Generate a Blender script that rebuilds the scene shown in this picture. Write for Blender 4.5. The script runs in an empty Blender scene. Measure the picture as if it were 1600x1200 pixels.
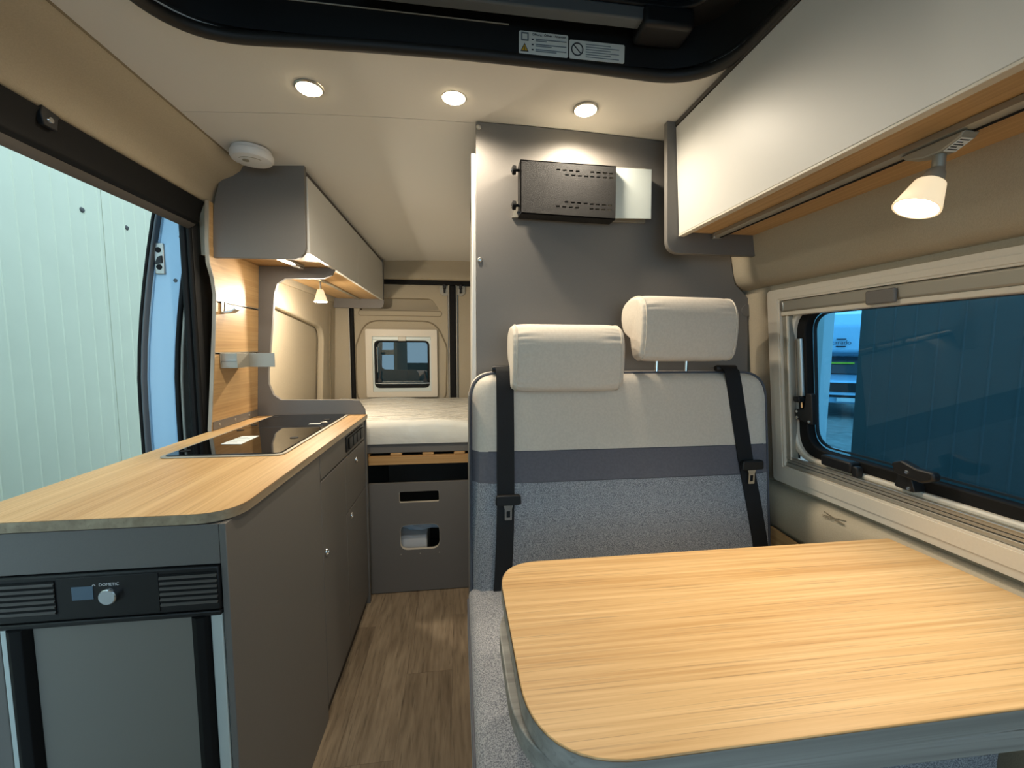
import bpy, bmesh, math, random
from mathutils import Vector, Matrix
random.seed(7)
S = bpy.context.scene
COL = S.collection
# ------------------------------------------------------------------ camera
CAM = Vector((0, 0, 1.23)); FPX = 640.0
YAW, PITCH, ROLL = math.radians(7.523), math.radians(4.954), math.radians(0.24)
fw = Vector((math.sin(YAW)*math.cos(PITCH), math.cos(YAW)*math.cos(PITCH), -math.sin(PITCH)))
rt = Vector((math.cos(YAW), -math.sin(YAW), 0)); up = rt.cross(fw)
rt, up = math.cos(ROLL)*rt + math.sin(ROLL)*up, -math.sin(ROLL)*rt + math.cos(ROLL)*up
cd = bpy.data.cameras.new('camera'); cam = bpy.data.objects.new('camera', cd); COL.objects.link(cam)
cd.sensor_width = 36; cd.lens = FPX/1600*36; cd.clip_start = 0.01; cd.clip_end = 200
m = Matrix((rt, up, -fw)).transposed().to_4x4(); m.translation = CAM
cam.matrix_world = m
S.camera = cam
def px(x, y, ax, v):
    d = (x-800)/FPX*rt - (y-600)/FPX*up + fw
    i = 'xyz'.index(ax); t = (v-CAM[i])/d[i]
    return CAM + d*t
# ------------------------------------------------------------------ world and exposure
W = bpy.data.worlds.new('overcast_sky'); S.world = W; W.use_nodes = True
bg = W.node_tree.nodes['Background']
bg.inputs['Color'].default_value = (0.51, 0.78, 1.0, 1); bg.inputs['Strength'].default_value = 1.9
vs = S.view_settings
vs.view_transform = 'Standard'; vs.look = 'None'; vs.gamma = 1; vs.use_curve_mapping = False
vs.exposure = 0.45
WARM = (1.0, 0.87, 0.69)
DOWN_W, SPOT_W, LED_W, MINI_W = 11.5, 14.5, 0.55, 14.0
# ------------------------------------------------------------------ materials
def lin(c):
    return tuple(((v/255)/12.92 if v/255 <= .04045 else ((v/255+.055)/1.055)**2.4) for v in c)
def mat(name, rgb, rough=.5, metal=0., spec=.5, bump=0, bscale=60, var=0, vscale=8, emit=None, estr=0, coat=0, sheen=0):
    M = bpy.data.materials.new(name); M.use_nodes = True
    nt = M.node_tree; b = nt.nodes['Principled BSDF']
    c = lin(rgb)+(1,)
    b.inputs['Base Color'].default_value = c; b.inputs['Roughness'].default_value = rough
    b.inputs['Metallic'].default_value = metal; b.inputs['Specular IOR Level'].default_value = spec
    b.inputs['Coat Weight'].default_value = coat; b.inputs['Coat Roughness'].default_value = .05
    b.inputs['Sheen Weight'].default_value = sheen
    if emit:
        b.inputs['Emission Color'].default_value = tuple(emit)+(1,); b.inputs['Emission Strength'].default_value = estr
    tc = nt.nodes.new('ShaderNodeTexCoord')
    if var:
        n = nt.nodes.new('ShaderNodeTexNoise'); n.inputs['Scale'].default_value = vscale; n.inputs['Detail'].default_value = 5
        nt.links.new(tc.outputs['Object'], n.inputs['Vector'])
        r = nt.nodes.new('ShaderNodeValToRGB'); r.color_ramp.elements[0].position = .3; r.color_ramp.elements[1].position = .7
        r.color_ramp.elements[0].color = tuple(v*(1-var) for v in c[:3])+(1,)
        r.color_ramp.elements[1].color = tuple(min(1, v*(1+var)) for v in c[:3])+(1,)
        nt.links.new(n.outputs['Fac'], r.inputs['Fac']); nt.links.new(r.outputs['Color'], b.inputs['Base Color'])
    if bump:
        n = nt.nodes.new('ShaderNodeTexNoise'); n.inputs['Scale'].default_value = bscale; n.inputs['Detail'].default_value = 4
        nt.links.new(tc.outputs['Object'], n.inputs['Vector'])
        u = nt.nodes.new('ShaderNodeBump'); u.inputs['Strength'].default_value = bump; u.inputs['Distance'].default_value = .003
        nt.links.new(n.outputs['Fac'], u.inputs['Height']); nt.links.new(u.outputs['Normal'], b.inputs['Normal'])
    return M
def wood(name, light, dark, axis='y', fine=150, rough=.45, broad=9, pore=.22, stretch=.016):
    M = bpy.data.materials.new(name); M.use_nodes = True
    nt = M.node_tree; b = nt.nodes['Principled BSDF']; b.inputs['Roughness'].default_value = rough
    N = nt.nodes.new; L = nt.links.new
    tc = N('ShaderNodeTexCoord')
    def noise(sc, st, det):
        mp = N('ShaderNodeMapping'); s = [sc]*3; s['xyz'.index(axis)] = sc*st
        mp.inputs['Scale'].default_value = s
        L(tc.outputs['Object'], mp.inputs['Vector'])
        n = N('ShaderNodeTexNoise'); n.inputs['Scale'].default_value = 1; n.inputs['Detail'].default_value = det
        n.inputs['Distortion'].default_value = .25
        L(mp.outputs['Vector'], n.inputs['Vector']); return n
    a = noise(broad*2.2, stretch*2.2, 3); f = noise(fine, stretch, 6); p = noise(fine*2.6, stretch*.6, 2)
    def mth(op, x, y):
        q = N('ShaderNodeMath'); q.operation = op
        for i, v in enumerate((x, y)):
            if isinstance(v, float): q.inputs[i].default_value = v
            else: L(v, q.inputs[i])
        return q.outputs[0]
    mix = mth('ADD', mth('MULTIPLY', a.outputs['Fac'], .45), mth('MULTIPLY', f.outputs['Fac'], .55))
    r = N('ShaderNodeValToRGB'); e = r.color_ramp.elements
    e[0].position = .36; e[1].position = .64; e[0].color = lin(dark)+(1,); e[1].color = lin(light)+(1,)
    L(mix, r.inputs['Fac'])
    r2 = N('ShaderNodeValToRGB'); e = r2.color_ramp.elements
    e[0].position = .30; e[1].position = .42; e[0].color = (1-pore,)*3+(1,); e[1].color = (1, 1, 1, 1)
    L(p.outputs['Fac'], r2.inputs['Fac'])
    mm = N('ShaderNodeMix'); mm.data_type = 'RGBA'; mm.blend_type = 'MULTIPLY'; mm.inputs['Factor'].default_value = 1
    L(r.outputs['Color'], mm.inputs['A']); L(r2.outputs['Color'], mm.inputs['B'])
    L(mm.outputs['Result'], b.inputs['Base Color'])
    u = N('ShaderNodeBump'); u.inputs['Strength'].default_value = .12; u.inputs['Distance'].default_value = .001
    L(f.outputs['Fac'], u.inputs['Height']); L(u.outputs['Normal'], b.inputs['Normal'])
    return M
def fabric(name, c0, c1, scale=350, rough=.95, bump=.35):
    M = bpy.data.materials.new(name); M.use_nodes = True
    nt = M.node_tree; b = nt.nodes['Principled BSDF']; b.inputs['Roughness'].default_value = rough
    b.inputs['Specular IOR Level'].default_value = .15; b.inputs['Sheen Weight'].default_value = .15
    tc = nt.nodes.new('ShaderNodeTexCoord')
    n = nt.nodes.new('ShaderNodeTexNoise'); n.inputs['Scale'].default_value = scale; n.inputs['Detail'].default_value = 3
    nt.links.new(tc.outputs['Object'], n.inputs['Vector'])
    r = nt.nodes.new('ShaderNodeValToRGB'); e = r.color_ramp.elements
    e[0].position = .38; e[1].position = .62; e[0].color = lin(c0)+(1,); e[1].color = lin(c1)+(1,)
    nt.links.new(n.outputs['Fac'], r.inputs['Fac']); nt.links.new(r.outputs['Color'], b.inputs['Base Color'])
    u = nt.nodes.new('ShaderNodeBump'); u.inputs['Strength'].default_value = bump; u.inputs['Distance'].default_value = .001
    nt.links.new(n.outputs['Fac'], u.inputs['Height']); nt.links.new(u.outputs['Normal'], b.inputs['Normal'])
    return M
def glass(name, tint, refl=.08, rough=.01):
    M = bpy.data.materials.new(name); M.use_nodes = True
    nt = M.node_tree; nt.nodes.remove(nt.nodes['Principled BSDF']); o = nt.nodes['Material Output']
    t = nt.nodes.new('ShaderNodeBsdfTransparent'); t.inputs['Color'].default_value = tuple(tint)+(1,)
    g = nt.nodes.new('ShaderNodeBsdfGlossy'); g.inputs['Roughness'].default_value = rough
    lw_ = nt.nodes.new('ShaderNodeLayerWeight'); lw_.inputs['Blend'].default_value = .5
    pw = nt.nodes.new('ShaderNodeMath'); pw.operation = 'POWER'; pw.inputs[1].default_value = 4
    a = nt.nodes.new('ShaderNodeMath'); a.operation = 'MULTIPLY_ADD'; a.inputs[1].default_value = 1-refl; a.inputs[2].default_value = refl/2; a.use_clamp = True
    mx = nt.nodes.new('ShaderNodeMixShader')
    nt.links.new(lw_.outputs['Facing'], pw.inputs[0]); nt.links.new(pw.outputs[0], a.inputs[0]); nt.links.new(a.outputs[0], mx.inputs[0])
    nt.links.new(t.outputs[0], mx.inputs[1]); nt.links.new(g.outputs[0], mx.inputs[2]); nt.links.new(mx.outputs[0], o.inputs['Surface'])
    return M
OAK_L, OAK_D = (216, 178, 124), (186, 142, 88)
M = dict(
    oak_y=wood('oak_laminate_lengthwise', OAK_L, OAK_D, 'y'),
    oak_x=wood('oak_laminate_crosswise', (220, 184, 132), (188, 146, 92), 'x', fine=170, pore=.32),
    oak_panel=wood('oak_panel', (204, 168, 118), (178, 140, 92), 'y', pore=.2),
    oak_edge=wood('oak_edge_band', (176, 172, 164), (132, 129, 122), 'x', fine=60),
    oak_edge_y=wood('oak_edge_band_lengthwise', (176, 158, 130), (140, 122, 98), 'y', fine=60),
    oak_edge_z=wood('oak_edge_band_upright', (172, 160, 142), (140, 128, 112), 'z', fine=60),
    beech=wood('beech_slat', (200, 158, 104), (176, 132, 80), 'x', pore=.1),
    grey=mat('grey_laminate', (111, 107, 102), .55, var=.03, vscale=400),
    grey_dark=mat('dark_grey_laminate', (84, 79, 74), .6),
    fridge_face=mat('fridge_door_laminate', (122, 118, 110), .4),
    white_lam=mat('white_laminate', (210, 208, 202), .45),
    white=mat('white_plastic', (222, 222, 222), .4),
    cream=mat('cream_plastic', (216, 207, 190), .45, var=.02, vscale=200),
    lining=mat('tan_lining_fabric', (180, 168, 146), .95, bump=.25, bscale=500, spec=.1, var=.05, vscale=300),
    lining_groove=mat('lining_groove', (134, 122, 100), .95),
    ceil=mat('ceiling_board', (216, 213, 207), .8, bump=.08, bscale=300, spec=.2),
    black=mat('black_plastic', (18, 18, 19), .5),
    rubber=mat('black_rubber', (14, 14, 14), .75, spec=.3),
    rubber_b=mat('roof_frame_plastic', (30, 27, 24), .55),
    blackmetal=mat('black_powder_coat', (30, 29, 28), .6, bump=.6, bscale=900, spec=.25),
    alu=mat('aluminium', (190, 188, 182), .35, metal=.9),
    alu_dull=mat('dull_aluminium', (168, 163, 150), .5, metal=.5),
    alu_pale=mat('pale_aluminium', (200, 208, 204), .45, metal=.15),
    steel=mat('brushed_steel', (205, 208, 210), .25, metal=1),
    chrome=mat('chrome', (220, 220, 220), .1, metal=1),
    blackglass=mat('black_glass', (6, 6, 7), .03, spec=.6),
    suede=fabric('beige_suede', (215, 204, 188), (221, 210, 194), 160, bump=.12),
    slate=fabric('slate_suede', (104, 102, 108), (109, 107, 113), 150, bump=.12),
    heather=fabric('heather_grey_weave', (112, 114, 120), (176, 176, 178), 420, bump=.4),
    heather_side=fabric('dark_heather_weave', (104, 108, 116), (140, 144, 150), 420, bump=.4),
    piping=mat('grey_piping', (92, 92, 98), .9),
    belt=mat('black_webbing', (14, 15, 18), .75, bump=.3, bscale=700),
    paper=mat('printed_paper', (226, 228, 222), .8),
    ink=mat('dark_ink', (40, 44, 52), .8),
    ink_pale=mat('grey_ink', (110, 120, 128), .8),
    yellow=mat('warning_yellow', (214, 170, 40), .7),
    door_white=mat('sky_tinted_white_paint', (168, 206, 232), .25, coat=.5),  # white car paint with the blue sky light put into its colour
    door_trim=mat('door_trim_plastic', (92, 98, 102), .6),
    panel_l=mat('pale_sandwich_panel', (230, 224, 194), .55, var=.02, vscale=6),
    panel_r=mat('shaded_sandwich_panel', (88, 94, 92), .55, var=.03, vscale=6),  # same panels as the left wall, shade put into the base colour
    cobble=mat('cobble_ground', (128, 126, 122), .9, var=.25, vscale=5, bump=.8, bscale=14),
    bulb=mat('lit_lens', (255, 240, 210), .3, emit=(1, .80, .50), estr=14),
    bulb_spot=mat('lit_spot_lens', (255, 240, 210), .3, emit=(1, .84, .58), estr=22),
    frost=mat('frosted_glass', (240, 226, 200), .5, emit=(1, .76, .46), estr=.55),
    led=mat('led_strip', (255, 250, 240), .3, emit=(1, .86, .66), estr=12),
    glass_side=glass('blue_tinted_glass', (.40, .68, .80), .08),
    glass_rear=glass('green_tinted_glass', (.4, .52, .54), .24),
    glass_roof=glass('smoked_roof_glass', (.05, .07, .08), .06),
    screen=mat('grey_screen', (86, 106, 122), .3),
    matt=mat('white_quilt', (226, 224, 214), .8),
    bag=mat('clear_plastic_sack', (200, 212, 222), .2, coat=.6),
    car_glass=mat('car_glass', (40, 52, 60), .1),
    lime=mat('lime_strip', (200, 220, 60), .6),
)
# mattress film: quilt colour under wrinkled clear foil
nt = M['matt'].node_tree; b = nt.nodes['Principled BSDF']
b.inputs['Coat Weight'].default_value = 1; b.inputs['Coat Roughness'].default_value = .08
tc = nt.nodes.new('ShaderNodeTexCoord'); mp = nt.nodes.new('ShaderNodeMapping'); mp.inputs['Scale'].default_value = (3, 13, 6)
mp.inputs['Rotation'].default_value = (0, 0, .25)
n = nt.nodes.new('ShaderNodeTexNoise'); n.inputs['Scale'].default_value = 1.6; n.inputs['Detail'].default_value = 5; n.inputs['Distortion'].default_value = 1.3
u = nt.nodes.new('ShaderNodeBump'); u.inputs['Strength'].default_value = 1; u.inputs['Distance'].default_value = .09
nt.links.new(tc.outputs['Object'], mp.inputs['Vector']); nt.links.new(mp.outputs['Vector'], n.inputs['Vector'])
nt.links.new(n.outputs['Fac'], u.inputs['Height']); nt.links.new(u.outputs['Normal'], b.inputs['Coat Normal'])
w = nt.nodes.new('ShaderNodeTexVoronoi'); w.feature = 'SMOOTH_F1'; w.inputs['Scale'].default_value = 16
nt.links.new(tc.outputs['Object'], w.inputs['Vector'])
u2 = nt.nodes.new('ShaderNodeBump'); u2.inputs['Strength'].default_value = .35; u2.inputs['Distance'].default_value = .015
nt.links.new(w.outputs['Distance'], u2.inputs['Height']); nt.links.new(u2.outputs['Normal'], b.inputs['Normal'])
# ------------------------------------------------------------------ builders
WL = {}                                   # world location of every object made here
def thing(name, label, cat, loc, group=None, kind=None):
    o = bpy.data.objects.new(name, None); COL.objects.link(o); o.location = loc; o.empty_display_size = .05
    WL[o] = Vector(loc)
    tag(o, label, cat, group, kind); return o
def tag(o, label=None, cat=None, group=None, kind=None):
    if label: o['label'] = label
    if cat: o['category'] = cat
    if group: o['group'] = group
    if kind: o['kind'] = kind
    return o
def link(name, bm, material, parent=None, bevel=0, seg=2, smooth=True, fn=None, recalc=True, sub=0, angle=35):
    if fn:
        for v in bm.verts: v.co = Vector(fn(v.co))
    if recalc: bmesh.ops.recalc_face_normals(bm, faces=bm.faces[:])
    lo = Vector([min(v.co[i] for v in bm.verts) for i in range(3)]); hi = Vector([max(v.co[i] for v in bm.verts) for i in range(3)])
    c = (lo+hi)/2
    if not parent: c.z = lo.z
    for v in bm.verts: v.co -= c
    me = bpy.data.meshes.new(name); bm.to_mesh(me); bm.free()
    o = bpy.data.objects.new(name, me); COL.objects.link(o)
    me.materials.append(M[material] if isinstance(material, str) else material)
    WL[o] = c
    if parent: o.parent = parent; o.location = c-WL[parent]
    else: o.location = c
    if smooth:
        me.shade_smooth(); me.set_sharp_from_angle(angle=math.radians(angle))
    if bevel:
        q = o.modifiers.new('bevel', 'BEVEL'); q.width = bevel; q.segments = seg; q.limit_method = 'ANGLE'; q.angle_limit = math.radians(40); q.harden_normals = False
    if sub:
        q = o.modifiers.new('sub', 'SUBSURF'); q.levels = sub; q.render_levels = sub
    return o
def bx(bm, x0, x1, y0, y1, z0, z1):
    vs = [bm.verts.new((x, y, z)) for x in (x0, x1) for y in (y0, y1) for z in (z0, z1)]
    for f in ((0, 1, 3, 2), (4, 6, 7, 5), (0, 4, 5, 1), (2, 3, 7, 6), (0, 2, 6, 4), (1, 5, 7, 3)): bm.faces.new([vs[i] for i in f])
    return vs
def box(name, x0, x1, y0, y1, z0, z1, material, parent=None, bevel=.002, seg=2, **k):
    bm = bmesh.new(); bx(bm, x0, x1, y0, y1, z0, z1); return link(name, bm, material, parent, bevel, seg, **k)
def fillet(pts, rad, n=6):
    out = []; N_ = len(pts)
    for i in range(N_):
        r = rad[i] if isinstance(rad, (list, tuple)) else rad
        p = Vector(pts[i]); a = Vector(pts[i-1])-p; c = Vector(pts[(i+1) % N_])-p
        if r <= 0: out.append(tuple(p)); continue
        ang = a.angle(c); t = min(r/math.tan(ang/2), a.length*.49, c.length*.49)
        p0 = p+a.normalized()*t; p1 = p+c.normalized()*t
        for k in range(n+1):
            s = k/n; out.append(tuple((1-s)**2*p0+2*s*(1-s)*p+s*s*p1))
    return out
def rect(a0, a1, b0, b1, r=0, n=6):
    return fillet([(a0, b0), (a1, b0), (a1, b1), (a0, b1)], r, n)
def ext_bm(bm, pts, axis, a, b, holes=()):
    def co(p, t):
        return {'x': (t, p[0], p[1]), 'y': (p[0], t, p[1]), 'z': (p[0], p[1], t)}[axis]
    loops = []
    for lp in [pts]+list(holes):
        loops.append([bm.verts.new(co(p, a)) for p in lp])
    edges = [bm.edges.new((l[i-1], l[i])) for l in loops for i in range(len(l))]
    if len(loops) == 1: faces = [bm.faces.new(loops[0])]
    else: faces = [g for g in bmesh.ops.triangle_fill(bm, edges=edges, use_beauty=True)['geom'] if isinstance(g, bmesh.types.BMFace)]
    mp_ = {}
    for l, src in zip(loops, [pts]+list(holes)):
        for v, p in zip(l, src): mp_[v] = bm.verts.new(co(p, b))
    for f in faces: bm.faces.new([mp_[v] for v in reversed(f.verts)])
    for l in loops:
        for i in range(len(l)):
            bm.faces.new((l[i-1], l[i], mp_[l[i]], mp_[l[i-1]]))
def ext(name, pts, axis, a, b, material, parent=None, holes=(), bevel=0, seg=2, **k):
    bm = bmesh.new(); ext_bm(bm, pts, axis, a, b, holes); return link(name, bm, material, parent, bevel, seg, **k)
def tube_bm(bm, path, r, n=10, closed=False):
    path = [Vector(p) for p in path]; rings = []; N_ = len(path)
    prev = None
    for i, p in enumerate(path):
        if closed: t = path[(i+1) % N_]-path[i-1]
        else: t = path[min(i+1, N_-1)]-path[max(i-1, 0)]
        t.normalize()
        if prev is None:
            a = Vector((0, 0, 1)) if abs(t.z) < .9 else Vector((1, 0, 0)); u_ = t.cross(a).normalized()
        else:
            u_ = (prev-t*prev.dot(t)).normalized()
        prev = u_; w_ = t.cross(u_)
        rr = r[i] if isinstance(r, (list, tuple)) else r
        rings.append([bm.verts.new(p+(u_*math.cos(q*2*math.pi/n)+w_*math.sin(q*2*math.pi/n))*rr) for q in range(n)])
    for i in range(N_ if closed else N_-1):
        A, B = rings[i], rings[(i+1) % N_]
        for q in range(n): bm.faces.new((A[q], A[(q+1) % n], B[(q+1) % n], B[q]))
    if not closed: bm.faces.new(rings[0]); bm.faces.new(rings[-1])
def tube(name, path, r, material, parent=None, n=10, closed=False, **k):
    bm = bmesh.new(); tube_bm(bm, path, r, n, closed); return link(name, bm, material, parent, **k)
def lathe(name, prof, origin, axis, material, parent=None, n=32, **k):
    # prof: (radius, distance along axis)
    ax = Vector(axis).normalized(); a = Vector((0, 0, 1)) if abs(ax.z) < .9 else Vector((1, 0, 0)); u_ = ax.cross(a).normalized(); w_ = ax.cross(u_)
    bm = bmesh.new(); rings = []; o = Vector(origin)
    for r, d in prof:
        if r < 1e-6: rings.append([bm.verts.new(o+ax*d)])
        else: rings.append([bm.verts.new(o+ax*d+(u_*math.cos(q*2*math.pi/n)+w_*math.sin(q*2*math.pi/n))*r) for q in range(n)])
    for A, B in zip(rings, rings[1:]):
        for q in range(n):
            if len(A) == 1 and len(B) == 1: continue
            if len(A) == 1: bm.faces.new((A[0], B[q], B[(q+1) % n]))
            elif len(B) == 1: bm.faces.new((A[q], A[(q+1) % n], B[0]))
            else: bm.faces.new((A[q], A[(q+1) % n], B[(q+1) % n], B[q]))
    return link(name, bm, material, parent, **k)
def text(name, body, size, loc, xdir, ydir, material, parent):
    cu = bpy.data.curves.new(name, 'FONT'); cu.body = body; cu.size = size; cu.align_x = 'CENTER'; cu.align_y = 'CENTER'; cu.extrude = .0003
    tmp = bpy.data.objects.new('tmp_text', cu); COL.objects.link(tmp)
    dg = bpy.context.evaluated_depsgraph_get(); me = bpy.data.meshes.new_from_object(tmp.evaluated_get(dg))
    bpy.data.objects.remove(tmp); bm = bmesh.new(); bm.from_mesh(me); bpy.data.meshes.remove(me)
    X_ = Vector(xdir).normalized(); Y_ = Vector(ydir).normalized(); Z_ = X_.cross(Y_); L_ = Vector(loc)
    for v in bm.verts: v.co = L_+X_*v.co.x+Y_*v.co.y+Z_*v.co.z
    return link(name, bm, material, parent, smooth=False, recalc=False)
def lamp(name, kind, loc, target, power, color, parent, size=.02, angle=120, blend=.5):
    d = bpy.data.lights.new(name, kind); d.energy = power; d.color = color
    if kind == 'SPOT': d.spot_size = math.radians(angle); d.spot_blend = blend; d.shadow_soft_size = size
    elif kind == 'AREA': d.shape = 'DISK'; d.size = size
    else: d.shadow_soft_size = size
    o = bpy.data.objects.new(name, d); COL.objects.link(o)
    v = Vector(target)-Vector(loc)
    o.rotation_euler = v.to_track_quat('-Z', 'Y').to_euler()
    o.parent = parent; o.location = Vector(loc)-WL[parent]
    return o
def struct(o): o['kind'] = 'structure'; return o
def sempty(name, loc=(0, 0, 0)):
    o = bpy.data.objects.new(name, None); COL.objects.link(o); o.location = loc; WL[o] = Vector(loc); o['kind'] = 'structure'; return o
def ceil_z(x): return 1.897-.045*(x-.05)**2

# ================================================================== SETTING
# ---- floor: vinyl planks
fl = sempty('floor', (0, .6, 0)); tag(fl, 'brown wood-look plank floor along the aisle')
wm = []
for k, (a, d) in enumerate((((168, 148, 122), (128, 110, 88)), ((156, 137, 112), (116, 99, 79)), ((174, 154, 128), (134, 115, 92)))):
    wm.append(wood('vinyl_oak_%d' % k, a, d, 'y', fine=55, rough=.5, broad=7, pore=.3, stretch=.12))
box('subfloor', -.95, 1.05, -1.4, 3.3, -.04, -.004, 'grey_dark', fl)
row = 0
for i in range(-3, 7):
    x0 = -.03+.17*(i-1)
    y = 1.49-(i-1)*.37 if i else 1.49
    st = ((1.49 if i == 0 else 1.49+.33*i) % .95)-1.9
    while st < 2.03:
        a0, a1 = max(st, -1.3), min(st+.95, 2.2)
        if a1-a0 > .02 and x0+.17 > -.52 and x0 < 1.0:
            bm = bmesh.new(); bx(bm, x0+.0003, x0+.1697, a0+.0003, a1-.0003, -.004, 0)
            link('plank', bm, wm[(row*2+i) % 3], fl)
        row += 1; st += .95
# ---- ceiling boards, with the roof-window opening
ce = sempty('ceiling', (0, .6, 1.9)); tag(ce, 'pale ceiling boards with a thin seam')
SKY = fillet([(-.60, .28), (.63, .28), (.63, 1.0), (-.60, 1.0)], .17, 10)
def grid_ceiling(name, y0, y1, hole=None):
    xs = [-.76+1.62*i/20 for i in range(21)]
    outline = [(x, y0) for x in xs]+[(x, y1) for x in reversed(xs)]
    def fn(c): return (c.x, c.y, ceil_z(c.x)+c.z)
    return ext(name, outline, 'z', 0, .02, 'ceil', ce, holes=[hole] if hole else (), fn=fn, angle=60)
grid_ceiling('ceiling_board', -.95, 1.2825, SKY); grid_ceiling('ceiling_board', 1.2845, 3.24)
# ---- right wall lining (swept profile with the window opening)
def xf(z): return .9466+.1024*(1.407-z)
prof = [(1.00, 0), (1.005, .66), (.988, .68), (.985, .765), (.998, .785), (1.028, .80), (1.030, .815), (xf(.86)+.014, .86), (xf(1.385)+.014, 1.385), (xf(1.42)+.014, 1.425),
        (.935, 1.432), (.918, 1.445), (.907, 1.47), (.895, 1.53), (.880, 1.62), (.86, 1.75), (.80, 1.86), (.77, 1.90)]
ys = [-1.0, .30, 1.125, 1.25, 1.275, 2.2, 3.24]
bm = bmesh.new(); G = [[bm.verts.new((p[0], y, p[1])) for p in prof] for y in ys]
for i in range(len(ys)-1):
    for j in range(len(prof)-1):
        if i == 1 and prof[j][1] >= .86 and prof[j+1][1] <= 1.385: continue
        bm.faces.new((G[i][j], G[i+1][j], G[i+1][j+1], G[i][j+1]))
wr = link('wall_right', bm, 'lining', angle=50); struct(wr); tag(wr, 'tan lined van wall around the side window')
q = wr.modifiers.new('solid', 'SOLIDIFY'); q.thickness = .012; q.offset = 1
# wooden filler at the foot of the wall by the bench, embossed pictogram on the ledge
ft = ext('wood_filler', [(.86, .50), (1.14, .50), (1.14, .672), (.86, .652)], 'x', .975, .987, 'oak_panel', wr, bevel=.002)
bm = bmesh.new()
pc = px(1303, 806, 'x', .992)
for a, b_ in (((-.035, -.008), (.035, .006)), ((-.03, .006), (.03, -.008)), ((-.035, -.008), (-.01, -.008)), ((.005, -.008), (.025, -.012)), ((-.012, .004), (.004, -.012))):
    tube_bm(bm, [(.993+a[1]*.7, pc.y+a[0], .7795+a[1]*.5+.004), (.993+b_[1]*.7, pc.y+b_[0], .7795+b_[1]*.5+.004)], .0012, 6)
link('pictogram', bm, 'lining_groove', wr)
# ---- left wall: header lining over the sliding-door opening, rear lining, front pillar
wl = sempty('wall_left', (-.9, .6, 0)); tag(wl, 'tan lining over the open sliding door')
hp = [(-.745, 1.872), (-.757, 1.850), (-.782, 1.832), (-.815, 1.818), (-.838, 1.80), (-.852, 1.775), (-.860, 1.745), (-.872, 1.735), (-.93, 1.735), (-.93, 1.92), (-.745, 1.92)]
ext('header_lining', hp, 'y', -.95, 1.639, 'lining', wl, angle=60)
tube('header_seam', [(-.747, y, 1.869) for y in (-.9, 0, .8, 1.6)], .0035, 'lining_groove', wl)
ext('header_lining', [(-.745, 1.872), (-.80, 1.845), (-.86, 1.75), (-.885, 1.56), (-.94, 1.56), (-.94, 1.92), (-.745, 1.92)], 'y', 1.64, 3.24, 'lining', wl, angle=60)
# rear side lining with its pressed recess
def lean(c): return (c.x+.06*(c.z-.9)*.6, c.y, c.z)
ext('rear_lining', [(1.96, 0), (3.24, 0), (3.24, 1.72), (1.96, 1.72)], 'x', -.925, -.965, 'lining', wl,
    holes=[fillet([(2.02, .62), (2.93, .62), (2.97, 1.36), (2.02, 1.46)], [.02, .1, .12, .02], 8)], bevel=.012, seg=3, fn=lean)
ext('recess_panel', rect(1.98, 3.05, .5, 1.55), 'x', -.975, -.985, 'lining', wl, fn=lean)
tube('seam_piping', [(-.905, 3.06, .84), (-.90, 3.05, 1.2), (-.885, 3.05, 1.5)], .004, 'lining_groove', wl)
box('front_pillar', -.95, -.90, -.95, .28, 0, 1.735, 'lining', wl, .01)
# black door track and rubber seal around the opening
dt = thing('door_track', 'black sliding door rail under the tan header lining', 'rail', (-.9, .9, 1.66))
ext('rail', [(-.868, 1.733), (-.905, 1.733), (-.925, 1.662), (-.905, 1.655), (-.888, 1.664), (-.884, 1.69)], 'y', .2, 1.60, 'rubber', dt, bevel=.003)
ext('lip', [(-.884, 1.69), (-.905, 1.652), (-.925, 1.640), (-.935, 1.66), (-.905, 1.70)], 'y', .2, 1.60, 'grey_dark', dt)
tp = px(78, 184, 'x', -.868)
rc = ext('roller_bracket', [(-.016, -.022), (.014, -.022), (.018, .004), (.024, .012), (-.018, .018), (-.022, 0)], 'x', -.866, -.878, 'black', dt, fn=lambda c: (c.x, c.y+tp.y, c.z+tp.z), bevel=.002)
lathe('bolt', [(0, .004), (.006, .003), (.007, 0)], (-.866, tp.y-.002, tp.z-.006), (1, 0, 0), 'chrome', rc, 12)
pl = thing('door_pillar', 'black rubber-lined rear pillar of the sliding door opening', 'pillar', (-.95, 1.68, 0))
ext('pillar', fillet([(-.912, 1.625), (-.925, 1.602), (-.962, 1.625), (-.966, 1.74), (-.912, 1.74)], .01, 3), 'z', .30, 1.74, 'black', pl)
tube('rubber_seal', [(-.950, 1.612, z) for z in (.3, .6, .9, 1.2, 1.5, 1.66)], .012, 'rubber', pl)
tube('rubber_seal', [(-.926, 1.603, z) for z in (.3, .6, .9, 1.2, 1.5, 1.66)], .008, 'rubber', pl)
# ---- cab front left open behind the camera: lower bulkhead only
struct(box('wall_front', -.95, 1.05, -1.42, -1.36, 0, .95, 'grey_dark'))
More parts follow.
